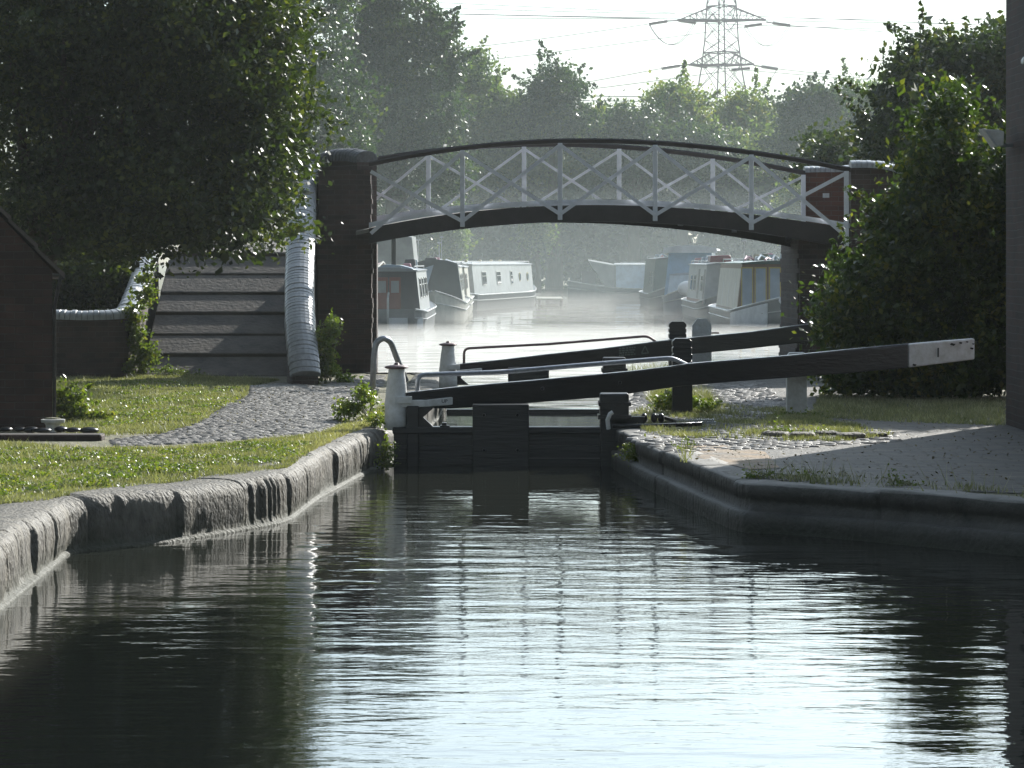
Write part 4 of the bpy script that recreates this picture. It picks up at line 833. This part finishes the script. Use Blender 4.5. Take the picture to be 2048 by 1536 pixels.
for i, (px, Y) in enumerate([(1100, 138)]):
    x = pxX(px, Y); t = thing('jetty', 'small wooden landing stage beyond the long grey narrowboat', 'jetty', (x, Y, UZ))
    MB().box(x-.6, x+.6, Y-1, Y+6, UZ+.22, UZ+.30).build('deck', BM['rope'], t)
    for sx in (-.5, .5): MB().box(x+sx-.06, x+sx+.06, Y-.9, Y-.78, -1.3, UZ+.22).build('pile', M['bark'], t)

# ---------------------------------------------------------------- pylon and wires
YP = 480.0
def pz(px, py, dy=0): return P(px, py, YP+dy)
t = thing('pylon', 'tall lattice steel electricity pylon rising behind the trees', 'pylon', (pxX(1443,YP), YP, 0))
cxp = pxX(1443, YP); lev = [(-150,1.0),(-60,1.7),(12,2.35),(42,2.5),(80,2.65),(105,2.9),(130,3.1),(180,3.8),(240,4.7),(400,6.4),(541,8)]
def cor(i, k):
    py, a = lev[i]; z = EYE-(py-HOR)*YP/FPX; dx, dy = ((-1,.12),(.1,-1),(1,-.12),(-.1,1))[k]
    return (cxp+a*dx, YP+a*dy, z)
b = MB()
for k in range(4):
    for i in range(len(lev)-1): b.bar(cor(i,k), cor(i+1,k), .21, .21)
b.build('leg', M['pylon'], t); b = MB()
for k in range(4):
    for i in range(len(lev)-1):
        b.bar(cor(i,k), cor(i+1,(k+1)%4), .10, .10); b.bar(cor(i,(k+1)%4), cor(i+1,k), .10, .10)
        if i in (2,3,5,6): b.bar(cor(i,k), cor(i,(k+1)%4), .18, .18)
b.build('bracing', M['pylon'], t)
def crossarm(pyt, pyb, half, body):
    b = MB(); zt = EYE-(pyt-HOR)*YP/FPX; zb = EYE-(pyb-HOR)*YP/FPX
    for s_ in (-1, 1):
        tp = (cxp+s_*half, YP-s_*half*.12, zb+.15)
        for dy in (-1.2, 1.2):
            b.bar(tp, (cxp+s_*body*.5, YP+dy, zt), .16, .16); b.bar(tp, (cxp+s_*body*.2, YP+dy, zb), .3, .3)
            for k in range(1, 6):
                u = k/6; p0 = np.array(tp)*(1-u)+np.array((cxp+s_*body*.5, YP+dy, zt))*u; p1 = np.array(tp)*(1-u)+np.array((cxp+s_*body*.2, YP+dy, zb))*u
                u2 = min(1,(k+1)/6); p2 = np.array(tp)*(1-u2)+np.array((cxp+s_*body*.2, YP+dy, zb))*u2
                b.bar(p0, p1, .08, .08); b.bar(p0, p2, .08, .08)
    b.bar((cxp-half,YP+half*.12,zb+.1),(cxp+half,YP-half*.12,zb+.1),.22,.22)
    return b.build('crossarm', M['pylon'], t)
crossarm(12, 42, 7.0, 2.6); crossarm(104, 131, 5.2, 3.0); crossarm(-80, -55, 5.0, 1.7)
for (p0, p1) in (((1335,42),(1298,48)),((1358,41),(1392,46)),((1489,53),(1524,48)),((1545,46),(1581,51)),((1360,131),(1323,137)),((1383,129),(1415,134)),((1463,140),(1500,136)),((1523,133),(1556,138))):
    a = np.array(pz(*p0)); c = np.array(pz(*p1)); pts = []; rs = []
    for i in range(33):
        pts.append(a+(c-a)*i/32); rs.append(.34 if i % 2 else .2)
    MB().tube(pts, rs, 8).build('insulator', M['insul'], t)
for (x0,y0,x1,y1) in ((1358,41,1335,42),(1532,44,1545,46),(1380,129,1360,131),(1507,131,1523,133)):
    MB().bar(pz(x0,y0), pz(x1,y1), .2, .2).build('insulator_link', M['pylon'], t)
for (x0,y0,x1,y1,sag) in ((1298,50,1386,48,40),(1300,50,1390,48,41),(1488,55,1576,52,38),(1494,55,1580,52,39),(1466,142,1553,140,40)):
    pts = [np.array(pz(x0+(x1-x0)*u, y0+(y1-y0)*u+sag*4*u*(1-u))) for u in np.linspace(0,1,20)]
    MB().tube(pts, .055, 5).build('jumper_loop', M['wire'], t)
WIRES = [(1298,48,600,128,3),(1323,137,600,250,3),(1392,46,2300,66,2),(1415,134,2300,195,2),(1489,54,700,150,2),(1463,141,700,232,2),(1581,51,2300,88,2),(1556,138,2300,205,2),
         (600,-8,2300,60,2),(600,20,2300,52,2),(600,34,2300,38,1),(1350,28,600,6,1),(1300,35,600,18,1),(600,192,2300,209,2),(600,203,2300,219,2),(600,182,2300,196,3)]
WL = ['power cable running left from the upper outer insulator','power cable running left from the lower outer insulator','power cable leaving right from the upper left insulator','power cable leaving right from the lower left insulator',
 'power cable running left from the upper right insulator','power cable running left from the lower right insulator','power cable running right from the upper outer insulator','power cable running right from the lower outer insulator',
 'topmost thin cable crossing the whole sky','second thin cable across the top of the sky','nearly level thin cable just above the upper crossarm','short cable entering the picture above the left treetops','thin cable reaching the pylon just above its left arm',
 'middle of the three low cables just over the far trees','lowest cable skimming the far treetops','uppermost of the three low cables over the far trees']
for i, (x0,y0,x1,y1,sg_) in enumerate(WIRES):
    dy = (i*7) % 30 - 10; pts = [np.array(P(x0+(x1-x0)*u, y0+(y1-y0)*u+sg_*4*u*(1-u)*2, YP+dy)) for u in np.linspace(0,1,14)]
    o = MB().tube(pts, .075 if i > 12 else .058, 5).build('power_cable', M['wire'], loc=pts[0]); tag(o, WL[i], 'cable', 'power cables across the sky')

# ---------------------------------------------------------------- foliage
def leaves(name, C, size, mt, parent=None, aspect=.62, up=.5, seed=0, loc=None, fold=True):
    r_ = np.random.default_rng(seed); N = len(C)
    n_ = r_.normal(size=(N,3)); n_[:,2] += up*np.sign(r_.random(N)-.25); n_ /= np.linalg.norm(n_,axis=1)[:,None]
    a = r_.normal(size=(N,3)); a -= n_*np.sum(a*n_,1)[:,None]; a /= np.linalg.norm(a,axis=1)[:,None]; b = np.cross(n_, a)
    s_ = (size*(.6+.8*r_.random(N)))[:,None]
    v = np.stack([C-a*s_*.5, C+b*s_*aspect*.5-n_*s_*.06, C+a*s_*.5, C-b*s_*aspect*.5-n_*s_*.06], 1).reshape(-1,3)
    off = base_of(parent) if loc is None else np.array(loc, float); v = v - off
    me = bpy.data.meshes.new(name); me.vertices.add(4*N); me.vertices.foreach_set('co', v.ravel().astype(np.float32))
    me.loops.add(4*N); me.loops.foreach_set('vertex_index', np.arange(4*N, dtype=np.int32)); me.polygons.add(N)
    me.polygons.foreach_set('loop_start', np.arange(0,4*N,4,dtype=np.int32)); me.polygons.foreach_set('loop_total', np.full(N,4,dtype=np.int32))
    me.materials.append(mt); me.update(calc_edges=True)
    o = bpy.data.objects.new(name, me); COL.objects.link(o)
    if parent: o.parent = parent
    elif loc is not None: o.location = loc
    return o
def cloud(blobs, N, clump=.35, per=60, seed=0, core=.25, zmin=.05):
    """leaf positions: clumps spread through ellipsoids (x,y,z,rx,ry,rz), most of them near the outside, with gaps between"""
    r_ = np.random.default_rng(seed); B = np.array(blobs, float); vol = (B[:,3]*B[:,5])**1.0*np.maximum(B[:,4],.3)**.5; w = vol/vol.sum()
    K = max(6, N//per); bi = r_.choice(len(B), K, p=w); d = r_.normal(size=(K,3)); d /= np.linalg.norm(d,axis=1)[:,None]
    rad = np.where(r_.random(K) < core, r_.random(K)**.5*.8, 1-.30*r_.random(K)**1.6+.10*r_.normal(size=K)*.6)
    cc = B[bi,:3]+d*rad[:,None]*B[bi,3:]
    cr = clump*(.5+r_.random(K)*.9); ci = r_.choice(K, N, p=cr**2/np.sum(cr**2))
    g = r_.normal(size=(N,3))*.42; g[:,2] *= .72; p = cc[ci]+g*cr[ci][:,None]
    sp = r_.random(K) < .26; dirs = d*np.array([1,1,.8])+r_.normal(size=(K,3))*.5+np.array([0,0,.35]); dirs /= np.linalg.norm(dirs,axis=1)[:,None]
    tw = sp[ci] & (r_.random(N) < .45); u = r_.random(tw.sum())[:,None]   # sprigs
    p[tw] = cc[ci[tw]]+dirs[ci[tw]]*cr[ci[tw]][:,None]*1.7*u+r_.normal(size=(tw.sum(),3))*cr[ci[tw]][:,None]*.16*(1.2-u)
    return p[p[:,2] > zmin]
def pxblobs(L, Y, dy): return [((b[0]-1024)*Y/FPX, Y, EYE-(b[1]-HOR)*Y/FPX, b[2]*Y/FPX, dy, b[3]*Y/FPX) for b in L]
def tree(name, label, cat, L, Y, dy, N, size, mt, trunk=None, lb=99, group=None, clump=.5, per=60, seed=0, core=.3, limbs=7, coren=0, aspect=.62, zmin=.05):
    B = pxblobs(L, Y, dy); B = np.array(B); cx_, cz = (B[:,0]*B[:,3]).sum()/B[:,3].sum(), B[:,2].mean()
    tx = (trunk-1024)*Y/FPX if trunk is not None else cx_
    t = thing(name, label, cat, (tx, Y, 0), group)
    C = cloud(B, N, clump, per, seed, core, zmin); leaves('crown', C, size, mt, t, seed=seed+1, aspect=aspect)
    if coren:
        B2 = B.copy(); B2[:,3:] *= .62; C2 = cloud(B2, coren, clump*1.2, 30, seed+5, .9, zmin); leaves('inner_crown', C2, size*1.9, mt, t, seed=seed+6, aspect=aspect)
    r_ = random.Random(seed); top = B[:,2].max(); th = max(.6, cz*.8); tr = .035*top+.04
    tb = MB().tube([(tx,Y,-.05),(tx+.05,Y,th*.4),(tx+(cx_-tx)*.3,Y,th),(tx+(cx_-tx)*.6,Y,min(top, th*1.5))], [tr*1.25,tr,tr*.75,tr*.35], 9)
    for k in range(limbs):
        b_ = B[k % min(lb, len(B))]; u = r_.uniform(.3,.95); s_ = np.array((tx+(cx_-tx)*u*.4, Y, th*(.4+.6*u))); e = np.array((b_[0]+r_.uniform(-.4,.4)*b_[3], b_[1]+r_.uniform(-.5,.5)*b_[4], b_[2]+r_.uniform(-.2,.6)*b_[5]))
        m_ = (s_+e)/2+np.array((0,0,-.1*np.linalg.norm(e-s_))); tb.tube([s_, m_, e], [tr*.5,tr*.3,tr*.08], 6)
    tb.build('trunk', M['bark'], t, smooth=True)
    if coren:       # twigs poking out against the light
        pass
    return t
# near left tree over the steps
tree('tree', 'huge dark broadleaf tree overhanging the steps at upper left', 'tree',
     [(90,90,250,300),(330,120,230,280),(470,150,130,190),(525,70,90,110),(280,370,270,110),(500,330,120,110),(545,290,50,60),(530,400,50,60),(120,400,190,110),(580,190,40,60),(470,440,100,50),(615,452,40,20),(660,458,18,9),(90,-260,330,250),(380,-240,250,260),(530,340,80,50),(330,450,120,45),(200,470,130,50),(430,482,110,22),(340,478,60,22)],
     40.6, 2.2, 150000, .085, M['leafoak'], trunk=40, clump=.42, per=70, seed=11, core=.45, limbs=8, coren=14000, lb=2)
tree('bush', 'dark bush between the brick hut and the steps parapet', 'bush', [(160,560,90,80),(90,520,120,100),(220,540,50,60),(60,600,80,80)], 47.5, 1.2, 22000, .09, M['leafoak'], clump=.3, seed=12, limbs=5)
# tall trees behind the bridge on the left
tree('tree', 'tall hazy tree behind the bridge, left of the tallest gap', 'tree', [(590,90,110,170),(640,250,100,140),(560,-100,110,130),(600,380,110,80),(520,250,120,150)], 120, 3.6, 46000, .2, M['leafmid'], clump=.75, per=120, seed=21, group='tall trees behind the bridge')
tree('tree', 'tallest slender trees with feathery top behind the left half of the bridge', 'tree', [(740,60,80,150),(800,100,90,160),(850,190,85,130),(770,250,120,110),(720,350,90,80),(860,330,90,70),(770,-100,90,110),(880,80,45,60)], 152, 3.8, 70000, .25, M['leafmid'], clump=.8, per=140, seed=22, group='tall trees behind the bridge')
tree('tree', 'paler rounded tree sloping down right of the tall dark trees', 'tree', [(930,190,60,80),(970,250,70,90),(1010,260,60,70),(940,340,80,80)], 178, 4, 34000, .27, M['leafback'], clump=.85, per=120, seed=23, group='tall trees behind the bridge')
tree('tree', 'dense dark tree behind the railing at the left pier', 'tree', [(690,400,70,80),(760,430,80,70),(840,430,80,60)], 158, 3, 26000, .24, M['leafmid'], clump=.8, per=120, seed=24)
BK = [((1112,185,38,45),(1105,240,60,50)), ((1050,270,60,60),(1040,330,70,60)), ((1190,265,70,50),(1180,330,90,60)), ((1260,275,60,55),(1270,340,80,60)), ((1358,215,52,52),(1385,240,40,45),(1350,270,70,40)),
      ((1485,235,48,40),(1500,270,50,45)), ((1330,300,60,55),(1370,320,70,60),(1400,290,40,40)), ((1440,310,70,50),(1450,350,80,50)), ((1560,300,60,50),(1540,350,80,60)), ((1620,215,55,45),(1640,260,70,60),(1600,290,60,50)), ((1710,215,60,55),(1690,280,90,80),(1730,320,80,60)), ((1250,360,90,60),(1180,390,80,60))]
BL = ['small dark treetop standing above the far tree line','pale bushy tree left of the small dark treetop','low rounded far tree right of the small treetop','far tree with ragged top left of the pylon','dark round tree just left of the pylon foot','pale round bush just right of the pylon foot','yellow green tree below the round dark one',
      'low bright bushes under the pylon','low sunlit trees in the dip right of the pylon','loose feathery tree right of the dip','dark sloping tree mass against the big right tree','pale green thicket seen through the railing']
for i, L in enumerate(BK):
    Y = 172+ (i*5) % 14 + (4 if i in (4,5,0) else 0)
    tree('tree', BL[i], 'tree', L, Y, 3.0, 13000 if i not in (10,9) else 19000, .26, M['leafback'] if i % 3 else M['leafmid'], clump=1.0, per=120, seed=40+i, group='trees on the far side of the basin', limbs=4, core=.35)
# mass of far undergrowth behind the moored boats
r_ = np.random.default_rng(77); ub = []
for px in range(560, 1800, 42): ub.append((px, 430+r_.uniform(-25,25), 50, 60)); ub.append((px+20, 520+r_.uniform(-10,10), 50, 60))
C = cloud(pxblobs(ub, 178, 2.5), 70000, 1.3, 160, 78, .3); tag(leaves('undergrowth', C, .48, M['leafdeep'], None, seed=79, loc=(0,178,0)), 'dim hazy undergrowth along the far bank behind the boats', 'undergrowth', kind='stuff')
for i, (px, py, rx, ry, Y, lb) in enumerate([(905,470,18,50,150,'narrow bright weeping bush hanging behind the pale boats'),(1075,460,22,40,160,'bright wispy bush right of the long narrowboat'),(1590,420,60,60,160,'yellow green bush behind the right end of the railing')]):
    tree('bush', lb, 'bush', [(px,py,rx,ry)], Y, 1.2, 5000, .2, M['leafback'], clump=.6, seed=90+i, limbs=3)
# right-hand trees
tree('tree', 'tall dark tree at the upper right above the bush', 'tree', [(1850,170,70,85),(1925,135,70,70),(1990,165,55,100),(1880,260,90,90),(1960,290,80,120),(1815,190,40,60),(1810,290,70,70),(1900,400,110,90),(2040,110,60,60)], 62, 2.4, 70000, .12, M['leafright'], clump=.55, per=130, seed=61, limbs=12, coren=6000)
tree('tree', 'darker middle tree behind the right end of the bridge', 'tree', [(1760,330,70,70),(1720,380,60,50),(1800,360,70,70),(1660,330,60,50)], 74, 2.2, 26000, .14, M['leafright'], clump=.5, seed=62)
tree('bush', 'large sunlit leafy bush hiding the right end of the bridge', 'bush',      [(1888,205,16,34),(1892,262,34,36),(1870,330,44,40),(1925,335,26,30),(1850,410,40,45),(1905,430,50,60),(1800,455,40,30),(1770,520,45,36),(1840,530,50,50),(1920,560,70,80),(1715,545,26,22),(1690,600,26,26),(1750,620,55,45),(1830,640,70,60),(1668,648,18,18),(1720,690,45,40),(1800,720,60,50),(1900,720,90,80),(1955,650,40,100),(1870,795,110,30),(1700,760,30,30),(2080,560,70,160),(2120,720,80,110),(2060,380,50,90),(2110,380,90,160),(2230,370,90,180),(2190,600,100,150)],  # blobs past the building edge: unseen foliage added to shade the lawn
     37.2, 1.1, 180000, .084, M['leafbush'], trunk=1860, clump=.34, per=60, seed=63, core=.35, limbs=14, coren=7000)

# ---------------------------------------------------------------- grass, weeds
def blades(name, XY, h, mt, label, seed=0, w=.007, loc=(0,0,0), kind='stuff', cat='grass'):
    r_ = np.random.default_rng(seed); N = len(XY); hh = h*(.5+r_.random(N))
    a = r_.random(N)*6.283; lean = r_.normal(0,.45,(N,2))*hh[:,None]; ww = w*(.6+.8*r_.random(N))
    b0 = np.stack([XY[:,0]-np.cos(a)*ww, XY[:,1]-np.sin(a)*ww, np.full(N,-.005)],1); b1 = np.stack([XY[:,0]+np.cos(a)*ww, XY[:,1]+np.sin(a)*ww, np.full(N,-.005)],1)
    tp = np.stack([XY[:,0]+lean[:,0], XY[:,1]+lean[:,1], hh],1); v = np.stack([b0,b1,tp],1).reshape(-1,3)-np.array(loc)
    me = bpy.data.meshes.new(name); me.vertices.add(3*N); me.vertices.foreach_set('co', v.ravel().astype(np.float32)); me.loops.add(3*N); me.loops.foreach_set('vertex_index', np.arange(3*N,dtype=np.int32))
    me.polygons.add(N); me.polygons.foreach_set('loop_start', np.arange(0,3*N,3,dtype=np.int32)); me.polygons.foreach_set('loop_total', np.full(N,3,dtype=np.int32)); me.materials.append(mt); me.update(calc_edges=True)
    o = bpy.data.objects.new(name, me); COL.objects.link(o); o.location = loc
    return tag(o, label, cat, kind=kind)
GR1 = [(-60,880),(215,898),(400,893),(640,868),(720,836),(770,812),(775,838),(700,862),(640,890),(575,935),(480,950),(340,967),(150,988),(100,1000),(-60,1015)]
GR2 = [(108,862),(108,752),(240,757),(300,745),(560,760),(500,772),(495,792),(450,812),(400,846),(330,866),(200,872)]
def scatter(poly, n, seed, f=None):
    r_ = np.random.default_rng(seed); g_ = [G(x,y) for x,y in poly]; xs=[q[0] for q in g_]; ys=[q[1] for q in g_]
    X = r_.uniform(min(xs),max(xs),n*6); Y = r_.uniform(min(ys),max(ys),n*6); px,py = topx(X,Y); k = in_poly(px,py,poly)
    if f is not None: k &= r_.random(n*6) < f(X,Y)
    return np.stack([X[k],Y[k]],1)[:n]
pt = lambda s_, lo=.35: (lambda X,Y: np.clip(lo+.75*(np.sin(X*5.1+s_+np.sin(Y*2.7))*np.sin(Y*3.3+s_*2+X*2)),.06,1))
blades('grass', np.concatenate([scatter(GR1,95000,1,pt(1,.35)), scatter(GR2,90000,2,pt(2,.45))]), .02, M['grass'], 'short dewy sunlit grass on the left bank', 5)
tall = np.concatenate([scatter(GR1,9000,6,pt(3,.1)), scatter(GR2,9000,7,pt(4,.15)), scatter([(108,862),(108,770),(230,765),(240,830),(190,865)],9000,8)])
blades('tall_grass', tall, .055, M['grass'], 'longer tufts of grass standing out of the left lawn', 6, w=.005)
GR3 = [(1240,835),(1340,800),(1440,812),(1560,820),(1700,850),(1790,872),(1700,884),(1480,882),(1300,872)]
GR4 = [(1500,940),(1560,940),(2048,985),(2048,1000),(1800,980),(1600,965),(1490,955)]
GR5 = [(1290,800),(1330,785),(1420,800),(1440,825),(1330,825)]; GR6 = [(1520,850),(1560,826),(1630,828),(1650,846),(1600,852)]; GR7=[(1620,835),(1640,790),(2010,800),(2010,852),(1800,845)]
blades('grass', np.concatenate([scatter(GR3,14000,11,pt(5,.1)), scatter(GR4,1300,12,pt(6,.0)), scatter(GR5,7000,13), scatter(GR6,6000,14), scatter(GR7,12000,15)]), .045, M['grass'], 'patchy grass growing between the stones of the right towpath', 8)
blades('tall_grass', np.concatenate([scatter(GR4,160,22,pt(6,.15)), scatter(GR5,2200,23,pt(2,.3)), scatter([(1360,905),(1385,905),(1385,925),(1360,925)],40,24), scatter([(1255,745),(1335,738),(1335,748),(1255,752)],260,25)]), .15, M['grass'], 'thin tall grass stalks along the right bank', 9, w=.004)
def litter(name, poly, n, seed, mt, label, size=.03):
    q = scatter(poly, n, seed); C = np.column_stack([q, np.full(len(q), .012)+np.random.default_rng(seed).random(len(q))*.012])
    o = leaves(name, C, size, mt, None, up=3.0, seed=seed, loc=(0,0,0)); return tag(o, label, 'leaf litter', kind='stuff')
def weed(label, L, Y, dy, N, size, seed, mt='leafweed'):
    B = pxblobs(L, Y, dy); C = cloud(B, N, .09, 26, seed, .5, zmin=-.36); x, y = B[0][0], B[0][1]
    t = thing('weed', label, 'weed', (x, y, max(-.3, B[0][2]-B[0][5]))); leaves('foliage', C, size, M[mt], t, seed=seed)
    b = MB(); r_ = random.Random(seed); zb = min(q[2]-q[5] for q in B)
    for k in range(9):
        e = C[r_.randrange(len(C))]; b.tube([(x+r_.uniform(-.05,.05), y, max(zb,-.34)), ((x+e[0])/2, (y+e[1])/2, (zb+e[2])/2+.05), tuple(e)], [.006,.005,.003], 5)
    b.build('stem', M['grass'], t)
weed('leafy weeds in the corner below the rounded coping', [(655,740,26,28),(650,690,20,35),(690,755,22,12),(665,650,15,30)], 41.5, .2, 2600, .05, 101)
weed('climbing weeds covering the left side of the steps', [(285,700,26,40),(270,650,18,60),(262,740,25,22),(300,725,22,22),(292,580,14,50),(300,530,10,25)], 43.8, .18, 4200, .055, 102)
weed('pale spiky weed hanging over the right lock wall', [(1282,915,20,26),(1295,935,14,22),(1270,905,14,12)], 28.6, .1, 1100, .03, 103)
weed('small green weed on the left wall below the gate', [(773,905,14,22),(768,925,9,14)], 29.5, .08, 500, .03, 104)
weed('weeds growing on the coping beside the near bollard', [(745,800,22,14),(700,812,30,12),(730,790,14,14),(690,830,25,12)], 31.8, .25, 1600, .04, 105)
weed('yellow green clump round the foot of the black post', [(1335,800,22,18),(1400,808,28,12)], 33.2, .25, 1500, .04, 106)
weed('bright tall weeds at the corner of the brick hut', [(130,820,22,40),(170,835,25,25),(150,800,18,30),(200,845,20,14)], 31.3, .25, 2400, .05, 107)
weed('grass mound at the foot of the white stop post', [(1580,838,45,10),(1625,840,25,8),(1560,846,25,6)], 32.2, .2, 1300, .035, 108)
weed('small dark weed at the edge of the left bank wall', [(180,975,40,10),(230,985,22,8)], 22.4, .12, 900, .03, 109)
weed('low green weed patch in the middle of the left lawn edge', [(300,945,30,8),(280,952,18,7)], 23.8, .12, 900, .03, 110)
weed('dark weed at the left foot of the near bollard', [(752,838,16,12)], 30.5, .1, 400, .035, 111)
weed('thin seedling on the pale right capping stones', [(1372,905,8,26),(1376,880,6,14)], 26.8, .05, 160, .025, 112)

# ---------------------------------------------------------------- mist and haze
def volmat(name, dens, g_, c=(1,1,1)):
    m, n, l, out = nt(name); v = n.new('ShaderNodeVolumePrincipled'); v.inputs['Color'].default_value = (*c, 1); v.inputs['Density'].default_value = dens; v.inputs['Anisotropy'].default_value = g_
    l.new(v.outputs[0], out.inputs['Volume']); return m
HAZE = .00026
hz_ = MB().box(-90, 90, -6, 640, -2.4, 75).build('haze', volmat('haze_air', HAZE, .4, (.90,.98,1)), loc=(0,0,0)); tag(hz_, 'thin morning haze filling the air', 'haze', kind='stuff')
ms = MB().prism([(-1.9,46.3),(4.1,46.3),(4.5,50),(9,57),(10,80),(10,82),(-6.8,82),(-6.8,57),(-2.3,49)], 'z', UZ+.04, UZ+.34).build('mist', volmat('water_mist', .038, .5, (1,1,.98)), loc=(0,70,0)); tag(ms, 'bright white mist lying on the nearer basin water', 'mist', kind='stuff')
ms = MB().box(-6.8, 16.9, 82.1, 172, UZ+.04, UZ+.5).build('mist', volmat('water_mist_far', .006, .5, (1,1,.98)), loc=(0,130,0)); tag(ms, 'thinner mist over the far part of the basin', 'mist', kind='stuff')

m2 = MB().box(-30, 30, 62, 178, UZ+.52, 9.5).build('mist', volmat('high_mist', .00030, .45, (.80,.97,.95)), loc=(0,110,0)); tag(m2, 'faint blue veil of mist hanging above the boats', 'mist', kind='stuff')

m3 = MB().prism([(66,UZ+.55),(177,UZ+.55),(177,6.6),(66,.7)], 'x', -6.75, 16.75).build('mist', volmat('boat_mist', .0013, .5, (.88,.98,1)), loc=(0,110,0)); tag(m3, 'glowing mist drifting at cabin height round the moored boats', 'mist', kind='stuff')

M['deadleaf'] = leaf_mat('dead_leaves', (.13,.10,.06), (.05,.042,.028), .2, .7, (.22,.16,.08), clump=5)
litter('leaf_litter', [(1265,850),(1300,885),(1480,955),(2048,990),(2048,870),(1700,835),(1500,800)], 900, 201, M['deadleaf'], 'brown fallen leaves and crumbs scattered over the right towpath')
litter('leaf_litter', [(300,760),(600,766),(760,765),(700,850),(230,893)], 1200, 202, M['deadleaf'], 'brown fallen leaves scattered over the cobbled path', .025)
weed('tiny weeds sprouting from the left end of the lowest step', [(330,742,40,6),(380,746,30,4)], 43.9, .06, 500, .035, 113)
weed('trailing weeds along the edge of the pale right capping', [(1500,955,30,5),(1620,962,25,5),(1560,958,20,4)], 23.4, .08, 420, .028, 114)
weed('wispy plant by the right kerb under the building shadow', [(1790,965,14,16),(1830,972,10,12),(1770,975,14,8)], 22.6, .07, 260, .025, 115)
weed('tuft of weeds beside the row of kerb stones', [(1560,868,36,6),(1640,868,30,5)], 29.0, .1, 500, .03, 116)

def cover(name, poly, n, per, seed, mt, label, size, spread):
    c = scatter(poly, max(4, n//per), seed); r_ = np.random.default_rng(seed); k = r_.integers(0, len(c), n); q = c[k]+r_.normal(0, spread, (n,2))*(.4+.6*r_.random(len(c)))[k][:,None]
    C = np.column_stack([q, .01+r_.random(n)*.03]); return tag(leaves(name, C, size, mt, None, up=1.5, seed=seed, loc=(0,0,0)), label, 'ground cover', kind='stuff')
cover('ground_cover', [(-40,890),(215,905),(400,900),(620,880),(560,925),(340,955),(110,985),(-40,1000)], 15000, 160, 301, M['leafweed'], 'low leafy clover patches in the sunlit left lawn', .026, .11)
cover('ground_cover', [(120,850),(120,770),(300,765),(500,775),(380,840),(220,865)], 9000, 150, 302, M['leafweed'], 'leafy patches in the lawn in front of the parapet', .03, .14)
M['straw'] = leaf_mat('dry_grass', (.42,.38,.26), (.24,.21,.13), .25, .5, (.55,.52,.42), clump=3)
blades('dry_grass', np.concatenate([scatter(GR1,16000,311,pt(7,-.1)), scatter(GR2,9000,312,pt(8,-.15)), scatter([(560,890),(700,850),(780,830),(775,842),(690,870),(600,915)],5000,313)]), .03, M['straw'], 'pale dry dewy grass patches along the left bank', 314, w=.006)
